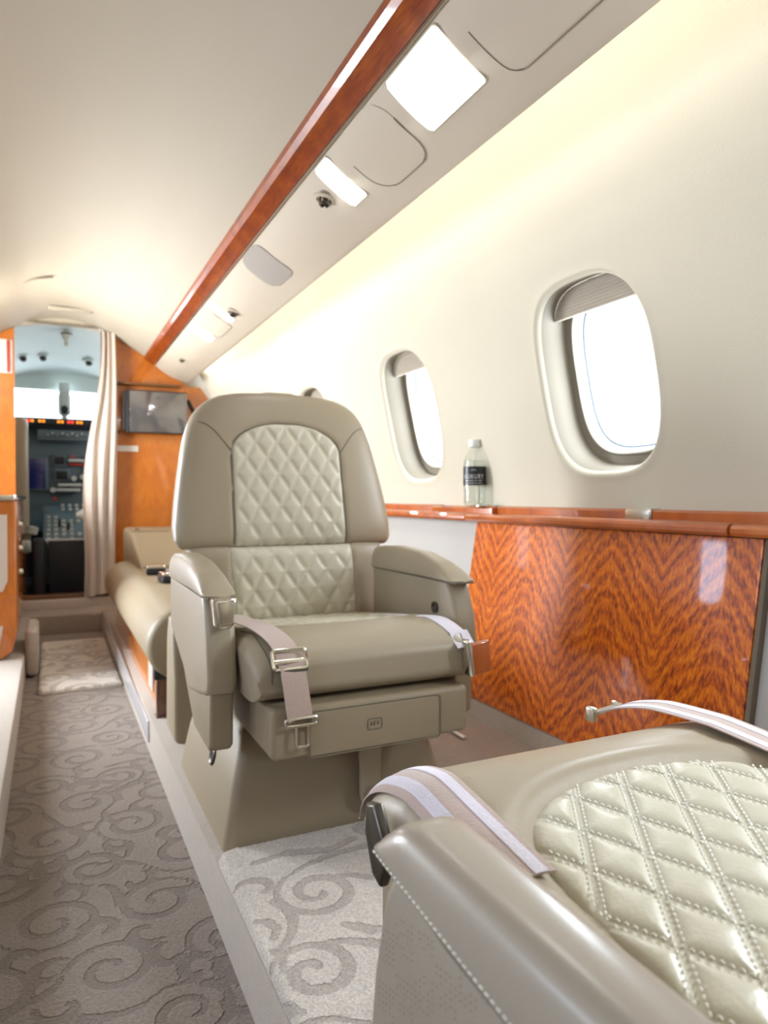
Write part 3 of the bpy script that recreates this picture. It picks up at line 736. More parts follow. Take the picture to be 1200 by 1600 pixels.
spotlamp(-.159, 5.36, 1.562, 'leftmost of the little dark map lamps in the cockpit ceiling')
spotlamp(-.038, 5.36, 1.575, 'dark map lamp left of the middle fitting in the cockpit ceiling')
spotlamp(.25, 5.36, 1.565, 'dark map lamp right of the middle fitting in the cockpit ceiling')
cl = thing('cockpit_fitting', 'pale fitting hanging at the middle of the cockpit ceiling', 'lamp', (.104, 4.90, 1.652))
MB().lathe([(0, .02), (.03, 0), (.028, -.03), (.012, -.05), (.014, -.08), (0, -.09)]).obj('stem', 'light_knob', cl)
MB().lathe([(.0, 0), (.035, -.001), (.035, -.008), (0, -.008)], (0, 0, -.005)).obj('collar', 'gunmetal', cl)

ip = thing('instrument_panel', 'dark blue grey cockpit instrument panel with lit warning lamps along its top', 'panel', (CX, 5.3, .8))
mb = MB(); mb.prism([(-.12, .26), (.18, .30), (.18, .35), (-.13, .335), (-.15, .30)], 'X', -.7, .7, .01); mb.obj('glareshield', 'dark_panel', ip)
mb = MB(); mb.prism([(0, -.42), (-.02, .27), (.06, .28), (.06, -.42)], 'X', -.7, .7, .004); mb.obj('panel_face', 'instrument_grey', ip)
for x, r_ in ((-.251, 1), (-.19, 0), (-.124, 2), (-.012, 2), (.049, 1), (.104, 2)):
    for d in (-.011, .011):
        mb = MB(); mb.box((x + d, -.152, .312), (.017, .006, .018), .004); mb.obj('warning_light', 'red_light' if r_ == 1 or (r_ == 0 and d < 0) else 'amber_light', ip)
mb = MB()
for k in range(9): mb.lathe([(.010, 0), (.008, .02), (0, .02)], (-.10 + k * .036, -.125, .22), (0, -1, 0), 10)
mb.box((.05, -.115, .225), (.40, .03, .07), .006); mb.obj('autopilot_controls', 'instrument_grey', ip)
for k in range(11): MB().box((-.09 + k * .03, -.135, .225 + .012 * (k % 2)), (.012, .006, .010), .002).obj('autopilot_button', 'light_knob', ip)
for x, z, w_, h_, mt in ((-.155, -.03, .10, .20, 'screen_blue'), (-.02, .06, .060, .050, 'screen_off'), (-.005, -.04, .070, .055, 'screen_off'), (.20, -.02, .11, .20, 'screen_blue'), (-.36, -.03, .1, .22, 'screen_blue'), (.46, -.03, .1, .22, 'screen_blue')):
    mb = MB(); mb.box((x, -.022, z), (w_ + .03, .02, h_ + .03), .006); b_ = mb.obj('display', 'instrument_grey', ip)
    mb = MB(); mb.box((x, -.034, z), (w_, .004, h_), .001); mb.obj('display_glass', 'black_plastic' if mt == 'screen_off' else mt, b_)
for a in ((.085, -.04, .062), (.045, -.04, -.105), (.035, -.04, -.14)): mb = MB(); mb.box(a, (.10 if a[2] > 0 else .15, .03, .022), .006); mb.obj('switch_bar', 'light_knob', ip)
for a in ((.125, -.03, -.05), (.07, -.03, -.06), (-.06, -.03, -.14)): MB().lathe([(.019, 0), (.017, .03), (0, .03)], a, (0, -1, 0), 16).obj('round_knob', 'light_knob', ip)
for a, b_ in (((.065, -.04, .088), (.022, .02, .016)), ((.085, -.03, .035), (.09, .02, .012)), ((-.05, -.05, -.20), (.02, .03, .025))): MB().box(a, b_, .003).obj('red_handle', 'red_mark', ip)
rnd = random.Random(4)
pe = thing('centre_pedestal', 'grey centre pedestal with switches and levers between the pilot seats', 'console', (.12, 5.0, .1))
mb = MB(); mb.prism([(-.45, 0), (-.45, .24), (-.1, .36), (.20, .45), (.20, 0)], 'X', -.16, .16, .008); mb.obj('pedestal_body', 'instrument_grey', pe)
for i in range(7):
    for j in range(9):
        if rnd.random() < .75: mb = MB(); mb.box((-.13 + i * .043, -.40 + j * .07, .265 + j * .024), (.022, .02, .02), .004); mb.obj('switch', 'light_knob', pe)
for i in range(6): mb = MB(); mb.box((-.1 + i * .04 + rnd.uniform(-.01, .01), -.35 + rnd.random() * .5, .31 + rnd.random() * .06), (.016, .02, .05), .004); mb.obj('lever', 'black_plastic', pe)
mb = MB(); mb.box((-.02, -.43, .258), (.28, .02, .02), .004); mb.obj('front_lip', 'light_knob', pe)
mb = MB(); mb.box((.17, 4.51, .19), (.36, .03, .34), .004); tag(mb.obj('kick_box', 'dark_panel'), 'flat dark panel closing the front of the cockpit pedestal', 'panel')
def pseat(x, y, w_, mat, label, zb=.3, h_=.70, rot=0):
    s_ = thing('cockpit_chair', label, 'seat', (x, y, .03), rot)
    mb = MB(); mb.box((0, 0, zb + h_ / 2), (w_, .10, h_), .045, 5); mb.obj('backrest', mat, s_)
    mb = MB(); mb.box((0, .25, .32), (w_, .45, .12), .04, 4); mb.obj('seat_cushion', mat, s_)
    mb = MB(); mb.box((0, .22, .13), (w_ * .7, .35, .26), .02); mb.obj('pedestal', 'black_plastic', s_)
    return s_
s1 = pseat(-.36, 4.62, .50, 'leather', 'beige pilot seat back seen at the left edge of the cockpit doorway', .30, .75)
mb = MB(); mb.tube([(.20, .05, .33), (.235, -.02, .31), (.25, -.03, .26)], [.02, .028, .02], 10); mb.lathe([(0, 0), (.03, .01), (.03, .05), (0, .055)], (.26, -.02, .36), (.2, 0, 1)); mb.obj('armrest_lever', 'light_knob', s1)
s2 = pseat(.60, 4.62, .50, 'pale_leather', 'pale pilot seat mostly hidden behind the beige curtain', .30, .60)
mb = MB(); mb.loft([[(-.24 - .22 * f_, .0 + math.cos(a) * .05 * (1 - f_ ** 3 * .8), .475 + .03 * (1-f_) + math.sin(a) * .075 * (1 - f_ ** 2.2 * .85)) for a in [2 * PI * k / 16 for k in range(16)]] for f_ in np.linspace(0, 1, 9)]); mb.obj('armrest', 'pale_leather', s2)
mb = MB(); mb.box((-.060, 4.46, .17), (.075, .12, .42), .02); tag(mb.obj('pilot_case', 'black_plastic'), 'black box on the cockpit floor behind the left pilot seat', 'case')

# ------------------------------------------------------------------ left side cabinet, door post, block, rug
cb = thing('galley_cabinet', 'wood and cream side cabinet with a chrome edge at the left of the aisle', 'cabinet', (-.118, 3.0, 0))
pr = [(0, .55)]
mb = MB(); mb.prism([(-.5, .0), (-.06, .0), (-.015, .03), (0, .10), (0, .60), (-.5, .60)], 'Y', 0, 1.27, .006); mb.obj('body', 'veneer_bulkhead', cb)
mb = MB(); mb.box((-.255, .63, .612), (.515, 1.30, .022), .008); mb.obj('worktop', 'chrome', cb)
mb = MB(); mb.prism([(-.45, .26), (-.045, .26), (-.028, .30), (-.028, .55), (-.45, .55)], 'Y', -.008, .004, .003); mb.obj('upper_inset', 'cream_laminate', cb)
mb = MB(); mb.prism([(-.45, .02), (-.10, .02), (-.06, .05), (-.045, .13), (-.45, .13)], 'Y', -.008, .004, .003); mb.obj('lower_inset', 'cream_laminate', cb)
for k in range(3): MB().lathe([(.012, 0), (.010, .012), (0, .014)], (.0, .35, .30 + k * .1), (1, 0, 0), 14).obj('knob', 'nickel', cb)
mb = MB(); mb.box((-.071, 3.24, .0), (.047, .30, .185), .018, 4); tag(mb.obj('carpeted_block', 'carpet_plain'), 'small carpet covered block beside the cabinet at the left of the aisle', 'block')
ru = scroll_set(-.1, .3, 2.8, 3.75, .2, .07, 8, .010)
r0 = carpet_top('aisle_rug', -.046, .243, 2.81, 3.76, -.083, .009, ru, 'carpet_platform', th=.016, rad=.02, lip=.008, kind='')
tag(r0, 'pale patterned rug lying across the aisle in front of the cockpit step', 'rug')

# ------------------------------------------------------------------ divan along the right of the aisle
dv = thing('divan', 'cream leather side divan with rounded front edge and wood base beyond the armchair', 'sofa', (.235, 2.0, 0))
def divan():
    ycut = [0, .004, .012, .025] + list(np.linspace(.05, 1.6, 12)) + [1.62, 1.635, 1.64]
    rings = []
    for y in ycut:
        e = min(y, 1.64 - y); g = 1 - .9 * (1 - min(1, e / .025)) ** 2 * .18
        ring = []
        for k in range(28):
            a = PI / 2 + PI * k / 27; ring.append((.095 + .095 * math.cos(a) * g, y, .205 + .10 * math.sin(a) * g))
        ring += [(.52, y, .205 - .085 * g), (.52, y, .205 + .085 * g), (.30, y, .205 + .092 * g)]
        rings.append(ring)
    MB().loft(rings).obj('seat_cushion', 'leather_smooth', dv, 50)
    mb = MB(); mb.prism([(.045, .0), (.06, .12), (.5, .12), (.5, .0)], 'Y', .12, 1.62, .004); mb.obj('wood_base', 'veneer_bulkhead', dv)
    mb = MB(); mb.box((.045, .05, .065), (.032, .032, .13), .003); mb.box((.045, .05, .0), (.036, .036, .01), .002); mb.obj('leg', 'dark_wood', dv)
    mb = MB(); mb.box((.045, .05, .125), (.045, .045, .035), .004); mb.obj('leg_bracket', 'black_plastic', dv)
    mb = MB(); mb.box((.05, .30, .06), (.012, .10, .09), .003); mb.obj('base_cover', 'cream_laminate', dv)
divan()
mb = MB(); mb.prism([(-.20, .30), (-.15, .43), (-.08, .44), (.0, .44), (.0, .25), (-.2, .25)], 'Y', -1, -1 + .001) if False else None
# forward end cushion / bolster of the divan
dh = MB(); dh.prism([(1.10, .30), (1.60, .44), (1.95, .455), (1.99, .44), (1.99, .26), (1.10, .26)], 'X', .115, .52, .02, 4)
dh.obj('end_bolster', 'leather_smooth', dv)
mb = MB(); mb.tube([(.12, 1.12, .318), (.30, 1.12, .318)], .003); mb.tube([(.12, 1.62, .447), (.30, 1.62, .447)], .002); mb.obj('bolster_seam', 'seam', dv)
mb = MB(); mb.lathe([(.012, 0), (.014, .003), (0, .005)], (.16, 1.72, .452)); mb.obj('bolster_button', 'gunmetal', dv)
def buckle_small(x, y, z, label, rz):
    r_ = thing('seat_buckle', label, 'buckle', (x, y, z), rz, None)
    MB().box((0, 0, .010), (.075, .060, .022), .006).obj('buckle_base', 'black_plastic', r_)
    MB().box((0, 0, .029), (.072, .058, .014), .005).obj('buckle_flap', 'chrome', r_)
    MB().ribbon([(.03, 0, .015), (.07, .005, .008), (.13, .0, .003), (.22, -.01, .003)], (0, 1, 0), .045).obj('strap', 'webbing_light', r_)
buckle_small(.395, 2.66, .307, 'chrome and black seat belt buckle lying nearest on the divan cushion', .2)
buckle_small(.385, 2.95, .307, 'chrome seat belt buckle lying farther back on the divan cushion', -.2)
buckle_small(.46, 2.45, .307, 'chrome seat belt buckle lying beside the armchair on the divan cushion', .5)
# end panel between the divan and the armchair
mb = MB(); mb.prism([(1.80, .0), (1.80, .16), (1.825, .25), (1.85, .31), (1.90, .31), (1.93, .25), (1.95, .0)], 'X', .276, .72, .012, 3)
tag(mb.obj('end_panel', 'leather_smooth'), 'tan leather covered panel standing between the armchair and the divan', 'panel')
# bright kick strip along the aisle edge
mb = MB(); mb.prism([(2.05, -.07), (2.05, -.01), (3.95, .03), (3.95, -.05)], 'X', .241, .2455, .001); struct(mb.obj('trim_12', 'kick_metal'))
mb = MB(); mb.box((.93, 1.60, .016), (.012, .22, .006), .001); struct(mb.obj('trim_13', 'kick_metal'))

# ------------------------------------------------------------------ club seats
QX, QY = .052, .076
def quilt_h(x, y, hgt, q=1.0):
    a = x / QX + y / QY; b_ = x / QX - y / QY; k = 1 / math.sqrt(1 / QX ** 2 + 1 / QY ** 2)
    d = min(abs(a - round(a)), abs(b_ - round(b_))) * k
    return hgt * (1 - math.exp(-(max(0, d - .0024) / .0052))) + .0006 * math.exp(-(d / .0016) ** 2)
def sgnpow(v, e): return math.copysign(abs(v) ** e, v)

def make_seat(name, label, loc, rotz, near=False):
    BX = .030
    rt = thing(name, label, 'armchair', loc, rotz)
    hi = near
    # ---- pedestal
    mb = MB(); rings = []
    for z, hx, ya, yb in ((0, .226, -.210, .25), (.012, .225, -.209, .25), (.10, .206, -.190, .24), (.19, .182, -.165, .22), (.20, .170, -.158, .215)):
        rings.append([(p[0], p[1] + (ya + yb) / 2, z) for p in rrect(hx * 2, yb - ya, .018, 5)])
    mb.loft(rings); mb.obj('pedestal', 'leather_smooth', rt, 40)
    mb = MB(); mb.lathe([(0, -.002), (.016, -.002), (.018, .002), (.014, .004), (.010, .002), (0, .003)], (-.205, -.02, .105), (-1, 0, .2), 24)
    mb.obj('side_button', 'gunmetal', rt)
    # ---- drawer box under the cushion
    mb = MB(); mb.box((-.001, -.215, .2415), (.362, .270, .083), .010, 4); mb.obj('front_box', 'leather_smooth', rt)
    mb = MB(); mb.box((0, -.348, .237), (.242, .010, .074), .004, 3); fp = mb.obj('footrest_panel', 'leather_smooth', rt)
    mb = MB(); mb.tube([(p[0], -.3535, p[1]) for p in rrect(.242, .0745, .008, 4, 0, .237)], .0011, 5, closed=True); mb.obj('panel_gap', 'seam', fp)
    mb = MB(); mb.tube([(p[0], -.3535, p[1]) for p in rrect(.026, .018, .003, 3, -.005, .240)], .0008, 5, closed=True)
    for dx in (-.006, 0, .006): mb.box((-.005 + dx, -.3535, .241), (.0025, .002, .008 - abs(dx) * .3), .0005)
    mb.obj('emblem', 'seam', fp)
    # tongue strap hanging from the footrest
    pts = [(0, 0)]; poly = []
    for k in range(13): a = PI + PI * k / 12; poly.append((.045 + .021 * math.cos(a), .062 + .021 * math.sin(a)))
    poly += [(.069, .20), (.021, .20)]
    mb = MB(); mb.prism(poly, 'Y', -.226, -.219, .002); tg = mb.obj('release_tongue', 'leather', rt)
    mb = MB(); mb.lathe([(.006, 0), (.011, .001), (.012, .003), (.009, .003), (.007, .001), (0, .001)], (.045, -.226, .066), (0, -1, 0), 20); mb.obj('tongue_eyelet', 'leather_smooth', tg)
    mb = MB(); mb.tube(smooth_pts([(-.03, -.24, .197), (-.01, -.25, .182), (.02, -.25, .178), (.04, -.24, .185)], 5), .0012, 5); mb.obj('cable', 'light_knob', rt)
    # ---- seat cushion
    def top(x, y):
        """upper surface height of the cushion"""
        t_ = (y + .34) / .49                                  # 0 front .. 1 back
        base = (.382 if near else .392) - .055 * max(0, (t_ - .18)) ** 1.0 * 1.2
        nose = 0
        if t_ < .22: nose = -.050 * (1 - math.sqrt(max(0, 1 - ((.22 - t_) / .22) ** 2)))
        ex = max(0, (abs(x) - .165) / .045); side = -.030 * (1 - math.sqrt(max(0, 1 - min(1, ex) ** 2)))
        return base + nose + side
    QA, QB, QE = -.105, -.218, 2.3                             # arch springing, apex, exponent
    def outline(y):                                            # half width of the quilted arch
        if y > QA: return .160
        q = (QA - y) / (QA - QB)
        return .160 * max(0, 1 - q ** QE) ** (1 / QE) if q < 1 else 0
    def arch_d(x, y):
        return abs((abs(x / .160) ** QE + abs((y - QA) / (QA - QB)) ** QE) ** (1 / QE) - 1) * .13
    n1, n2 = (120, 150) if hi else (60, 76)
    rings = []
    for i in range(n1 + 1):
        f_ = i / n1; y = .152 - .492 * f_ if f_ < .999 else -.34
        # full ring around x at each y: top row then underside
        y = .152 - .492 * math.sin(f_ * PI / 2) ** 1.0 if True else y
        ring = []
        t_ = (y + .34) / .49; xs_ = 1 - .045 * (1 - min(1, max(0, t_) / .12)) ** 2; zlow = .287 + .030 * (1 - math.sqrt(max(0, 1 - (max(0, .10 - t_) / .10) ** 2))) + .010
        for j in range(n2 + 1):
            x = .21 * math.sin((j / n2 * 2 - 1) * PI / 2); z = top(x, y)
            o_ = outline(y); ins = o_ - abs(x)
            if ins > .0: sm = min(1, (ins if y > QA else arch_d(x, y)) / .009); z -= .0055 * sm * sm * (3 - 2 * sm)
            g = abs(ins) if y > QA else arch_d(x, y)
            z = max(z, zlow)
            z += .0035 * math.exp(-((g - .020) / .014) ** 2) * (ins < 1e-3)
            z -= .003 * math.exp(-(g / .005) ** 2)
            ring.append((x * xs_, y, z))
        zb = .287 + .030 * (1 - math.sqrt(max(0, 1 - (max(0, .10 - t_) / .10) ** 2)))
        for j in range(9):
            x = .203 * xs_ * (1 - 2 * j / 8); ring.append((x, y, zb))
        rings.append(ring)
    MB().loft(rings).obj('seat_cushion', 'leather', rt, 60)
    for sg in (-1, 1):
        pts = [(sg * .186 * (1 - .045 * (1 - min(1, (y + .34) / .49 / .12)) ** 2 if y > -.34 else .178), y, top(sg * .186, y) + .0002) for y in np.linspace(-.10, -.339, 30)]
        pts += [(sg * .178, -.3405, z) for z in np.linspace(pts[-1][2] - .004, .322, 4)]
        MB().tube(pts, .0012, 5).obj('side_seam', 'seam', rt)
    # quilted inset
    rows = []; nr, nc = (230, 200) if hi else (110, 90)
    for i in range(nr + 1):
        y = .148 - (.148 - QB) * math.sin(PI / 2 * i / nr); hw = outline(y) - .0008
        if i == nr: hw = .004
        row = []
        for j in range(nc + 1):
            x = hw * (j / nc * 2 - 1)
            e_ = max(0, hw - abs(x)); e2 = arch_d(x, y) if y < QA else e_
            e_ = min(e_, e2)
            edge = 1 - math.exp(-e_ / .006)
            row.append((x, y, top(x, y) - .0050 + (.0045 + quilt_h(x, y, .0045)) * edge))
        rows.append(row)
    q = MB().grid(rows).obj('quilted_inset', 'leather_quilt', rt, 70, flip=False)
    def stitches(surf, inside, x0, x1, y0, y1, nrm_axis, L_=.0034, gap=.0019, wd=.0017):
        mb = MB(); k = 1 / math.sqrt(1 / QX ** 2 + 1 / QY ** 2)
        for fam in (1, -1):
            d = Vector((QX, -fam * QY)).normalized(); nn = Vector((d.y, -d.x))
            for c in range(-16, 17):
                # line x/QX + fam*y/QY = c
                p0 = Vector((c * QX, 0))
                for off in (-.0032, .0032):
                    s_ = -.5
                    while s_ < .5:
                        p = p0 + d * s_ + nn * off; s_ += L_ + gap
                        if not (x0 < p.x < x1 and y0 < p.y < y1) or not inside(p.x, p.y): continue
                        e1 = p - d * L_ / 2; e2_ = p + d * L_ / 2; pts = []
                        for e, zz in ((e1, .0004), (p, .0016), (e2_, .0004)):
                            h_ = surf(e.x, e.y)
                            for sg, up in ((-1, 0), (0, .0006), (1, 0)):
                                q_ = e + nn * sg * wd / 2; pts.append(nrm_axis(q_.x, q_.y, h_ + zz + up))
                        mb.add(pts, [(0, 1, 4, 3), (1, 2, 5, 4), (3, 4, 7, 6), (4, 5, 8, 7)])
        return mb
    if hi:
        def sf(x, y): return top(x, y) - .0005 + quilt_h(x, y, .0045)
        stitches(sf, lambda x, y: abs(x) < outline(y) - .005 and (y > QA or ((abs(x / .160) ** QE + abs((y - QA) / (QA - QB)) ** QE) < .88)), -.17, .17, QB - .01, .14, lambda x, y, z: (x, y, z)).obj('stitching', 'thread', q, 60)
    # ---- lower back cushion
    def back_part(nm, zlo, zhi, hwf, T, y0, lean_, qz0, qz1, qw, arch):
        def yfront(x, z):
            w_ = hwf(z); tt = (z - (zlo + zhi) / 2) / ((zhi - zlo) / 2); Tz = T * max(.02, 1 - abs(tt) ** 7) ** (1 / 5)
            return y0 + lean_ * (z - .335) - Tz * max(0, 1 - min(1, abs(x) / w_) ** 4.5) ** (1 / 4.5)
        rings = []; nz = 70
        for i in range(nz + 1):
            tt = -math.cos(PI * i / nz); z = (zlo + zhi) / 2 + (zhi - zlo) / 2 * tt; w_ = hwf(z); ring = []
            w_ *= (1 - .03 * abs(tt) ** 12)
            for j in range(91):
                x = w_ * math.sin((j / 90 * 2 - 1) * PI / 2) * .9999; y = yfront(x, z)
                hq = qhw(z, qz0, qz1, qw, arch); ins = hq - abs(x)
                if qz0 < z < qz1 + .0 and ins > 0: y += .006 * min(1, ins / .004)
                elif abs(ins) < .012 and qz0 < z < qz1: y += .003 * math.exp(-(ins / .004) ** 2)
                ring.append((x, y, z))
            Tb = T * .75 * max(.02, 1 - abs(tt) ** 6) ** (1 / 4)
            for j in range(1, 30):
                x = w_ * math.cos(PI * j / 30) * .9999; ring.append((x, y0 + lean_ * (z - .335) + Tb * math.sin(PI * j / 30) ** .5, z))
            rings.append(ring)
        rings = [[(p[0] + BX, p[1], p[2]) for p in r_] for r_ in rings]; ob = MB().loft(rings).obj(nm, 'leather', rt, 60)
        rows = []; nr, nc = 120, 90
        for i in range(nr + 1):
            z = qz0 + (qz1 - qz0) * i / nr; hq = qhw(z, qz0, qz1, qw, arch) - .0006; row = []
            if i == nr and arch: hq = .003
            for j in range(nc + 1):
                x = hq * (j / nc * 2 - 1); e_ = min(hq - abs(x), z - qz0 if not arch else 9, qz1 - z)
                edge = 1 - math.exp(-max(0, e_) / .005)
                row.append((x, yfront(x, z) + .005 - (.005 + quilt_h(x, z - .33, .0042)) * edge, z))
            rows.append(row)
        rows = [[(p[0] + BX, p[1], p[2]) for p in r_] for r_ in rows]; MB().grid(rows).obj('quilted_inset', 'leather_quilt', ob, 70)
        return ob, yfront
    def qhw(z, z0, z1, qw, arch):
        if z < z0 or z > z1: return 0
        if not arch: return qw(z)
        zs = z1 - .070
        return qw(z) if z < zs else qw(z) * math.sqrt(max(0, 1 - ((z - zs) / .0701) ** 2))
    back_part('lower_back_cushion', .325, .508, lambda z: .222 + .02 * (z - .325) / .18, .060, .205, .22, .330, .503, lambda z: .150 + (z - .33) * .0, False)
    def hwU(z):
        zz = [.498, .515, .55, .60, .66, .72, .76, .79, .815, .835, .850, .862, .870, .8735]
        ww = [.262, .270, .2705, .265, .256, .245, .236, .226, .214, .198, .180, .155, .118, .04]
        return float(np.interp(z, zz, ww))
    ub, yfU = back_part('upper_back_cushion', .498, .878, hwU, .062, .205, .22, .502, .797, lambda z: .139 - (z - .5) * .01, True)
    # seams where the wings meet the head band
    for sg in (-1, 1):
        pts = []
        for f_ in np.linspace(0, 1, 14):
            x = (.136 + .072 * f_) * sg; z = .727 + .066 * math.sin(f_ * PI / 2) ** 1.1
            w_ = hwU(z); pts.append((x, yfU(min(abs(x), w_ * .985) * (1 if x > 0 else -1), z) - .0003, z))
        MB().tube([(p[0] + BX, p[1], p[2]) for p in pts], .0013, 5).obj('seam', 'seam', ub)
    # outline seam of the quilt
    pts = []
    for f_ in np.linspace(0, 1, 60):
        if f_ < .3: z = .502 + (.727 - .502) * f_ / .3; x = -(.139 - (z - .5) * .01)
        elif f_ > .7: z = .502 + (.727 - .502) * (1 - f_) / .3; x = (.139 - (z - .5) * .01)
        else: a = PI * (1 - (f_ - .3) / .4); x = .1365 * math.cos(a); z = .727 + .070 * math.sin(a)
        pts.append((x, yfU(x, z) + .0012, z))
    MB().tube([(p[0] + BX, p[1], p[2]) for p in pts], .0014, 5).obj('seam', 'seam', ub)
    MB().prism([(-.185, .30), (.245, .30), (.262, .52), (.24, .76), (-.18, .76), (-.202, .52)], 'Y', .255, .285, .01).obj('back_shell', 'leather_smooth', rt).rotation_euler = (0, 0, 0)
    # ---- arms
    dz = -.094 if near else 0; dy = .062 if near else 0
    for sg in (-1, 1):
        xi, xo = .212, .262
        # body: side panel with a slanting lower rear edge
        poly = [(.135, .452), (.135, .34), (.06, .315), (-.02, .285), (-.08, .258), (-.15, .268), (-.228, .283), (-.252, .292), (-.260, .315), (-.250, .385), (-.232, .430), (-.212, .458)]
        poly = [(a + dy * (a < -.14), b_ + dz * (b_ > .27) + .018 * (near and a < -.2 and b_ > .42)) for a, b_ in poly]
        mb = MB(); mb.prism(poly, 'X', sg * xi, sg * xo, .011, 4); ab = mb.obj('arm_body', 'leather' if not near else 'leather_arm', rt, 40)
        if not near:
            mb = MB(); mb.prism([(.06, .32), (-.03, .245), (-.10, .195), (-.228, .190), (-.242, .20), (-.246, .30), (-.20, .32)], 'X', sg * (xi + .004), sg * (xo - .006), .006, 3); mb.obj('arm_skirt', 'leather_smooth', rt)
        # pad: lofted along y with rounded front end
        rings = []
        for f_ in np.linspace(0, 1, 40):
            y = .150 - (.398 - dy) * f_
            zt = float(np.interp(f_, [0, .05, .3, .6, .8, .9, .96, 1], [.485, .500, .507, .502, .486, .472, .460, .446]))
            zb = float(np.interp(f_, [0, .3, .7, 1], [.448, .450, .452, .450]))
            g = max(.02, 1 - abs(2 * f_ - 1) ** (44 if near else 26)) ** .5; wd = (.029 + .001 * math.sin(f_ * PI)) * g
            if near: zt = .502 - .035 * max(0, (f_ - .86) / .14) ** 2; zb = .446 + .024 * f_
            zc = zb + .004; ring = []
            for k in range(32):
                a = 2 * PI * k / 32; c_, s_ = math.cos(a), math.sin(a)
                e = 2 / 2.6
                ring.append((sg * (xi + xo) / 2 + wd * sgnpow(c_, .55), y, dz + (zc + (zt - zc) * g * sgnpow(s_, .85) if s_ > 0 else zc - (zc - zb) * sgnpow(-s_, .5))))
            rings.append(ring)
        pd = MB().loft(rings).obj('arm_pad', 'leather_arm' if near else 'leather', rt, 60)
        szr, szf = (.448, .472) if near else (.450, .450)
        mb = MB(); mb.tube([(sg * (xo + .0005), .13, szr + dz), (sg * (xo + .0012), -.08, (szr + szf) / 2 + dz), (sg * (xo + .0008), -.22 + dy, szf + dz), (sg * (xo - .004), -.246 + dy, szf + dz), (sg * (xi + .004), -.246 + dy, szf + dz), (sg * (xi - .0008), -.22 + dy, szf + dz), (sg * (xi - .0008), .13, szr + dz)], .0012 if near else .0016, 5); mb.obj('seam', 'seam', pd)
        if not near:
            # wood-and-chrome control box at the front of the pad, or recline button
            if sg < 0:
                mb = MB(); mb.prism([(-.256, .452), (-.216, .452), (-.220, .408), (-.226, .402), (-.246, .402), (-.252, .408)], 'Y', -.268, -.240, .004, 3); cbx = mb.obj('arm_control', 'chrome', ab)
                mb = MB(); mb.prism([(-.247, .446), (-.218, .446), (-.223, .410), (-.243, .410)], 'Y', -.271, -.266, .0015, 2); mb.obj('control_face', 'nickel', cbx)
            else:
                mb = MB(); mb.lathe([(0, -.001), (.011, 0), (.012, .004), (.008, .004), (.006, .001), (0, .002)], (xi, -.175, .395), (-1, 0, 0), 22); mb.obj('recline_button', 'gunmetal', ab)
        else:
            # stitched dashes on the pad edge and perforated side panel
            mb = MB()
            for s2 in (-.0015,):
                y = .12
                while y > -.238 + dy:
                    zc = dz + .446 + .024 * (.15 - y) / .336 + .0065 + s2 * .7; xx = sg * (xo + .0050)
                    mb.box((xx, y, zc), (.0010, .0034, .0009)); y -= .0052
            mb.obj('stitching', 'thread', pd)
            mb = MB(); rr_ = random.Random(2)
            for i in range(60):
                for j in range(26):
                    if (i // 5 + j // 3) % 3 == 0 or rr_.random() < .25: continue
                    y = -.235 + dy + i * .0052; z = .340 - j * .0042 + .03 * math.sin(i * .05)
                    if z < .215: continue
                    xx = sg * (xo + .0002); q_ = .0006
                    mb.add([(xx, y - q_, z - q_), (xx, y + q_, z - q_), (xx, y + q_, z + q_), (xx, y - q_, z + q_)], [(0, 1, 2, 3)])
            mb.obj('perforations', 'perforation', ab)
    return rt, top
far_loc = (.492, 1.415, 0); near_loc = (.462, .255, 0)
fs, ftop = make_seat('armchair', 'beige leather armchair facing the camera with diamond quilted back and seat', far_loc, 0)
ns, ntop = make_seat('armchair', 'nearest beige leather armchair at lower right seen from above its arm', near_loc, PI, near=True)

# ---- seat belts of the far seat (local coordinates)
def chrome_frame(mb, c, w_, h_, r, rot):
    pts = [Vector(c) + rot @ Vector((p[0], p[1], 0)) for p in rrect(w_, h_, .004, 4)]
    mb.tube(pts, r, 8, closed=True)
sb = MB()
path = smooth_pts([(-.205, -.02, .375), (-.196, -.10, .395), (-.182, -.19, .3985), (-.168, -.265, .3965), (-.155, -.325, .380), (-.150, -.352, .350)], 6)
b1 = sb.ribbon(path, (1, .22, 0), .044).obj('seat_belt', 'webbing', fs, 60)
MB().ribbon(smooth_pts([(-.150, -.356, .356), (-.146, -.360, .325), (-.141, -.360, .290), (-.137, -.358, .268)], 5), (1, .1, .0), .042, .003).obj('hanging_webbing', 'webbing', b1, 60)
R_ = Matrix.Rotation(math.radians(62), 3, 'X')
mb = MB(); chrome_frame(mb, (-.152, -.350, .362), .054, .030, .0035, R_)
mb.tube([(-.178, -.352, .359), (-.126, -.352, .359)], .0045, 8); mb.obj('adjuster', 'chrome', b1)
mb = MB(); mb.tube([(-.176, -.357, .346), (-.124, -.357, .346)], .0038, 8); mb.obj('adjuster_bar', 'gunmetal', b1)
mb = MB(); rt2 = Matrix.Rotation(math.radians(86), 3, 'X')
chrome_frame(mb, (-.136, -.360, .263), .052, .012, .0028, rt2)
mb.prism([(-.155, .262), (-.117, .262), (-.124, .248), (-.126, .222), (-.146, .222), (-.148, .248)], 'Y', -.3615, -.3595, .0005) if False else None
chrome_frame(mb, (-.134, -.360, .240), .020, .034, .0026, rt2); mb.obj('tongue', 'nickel', b1)
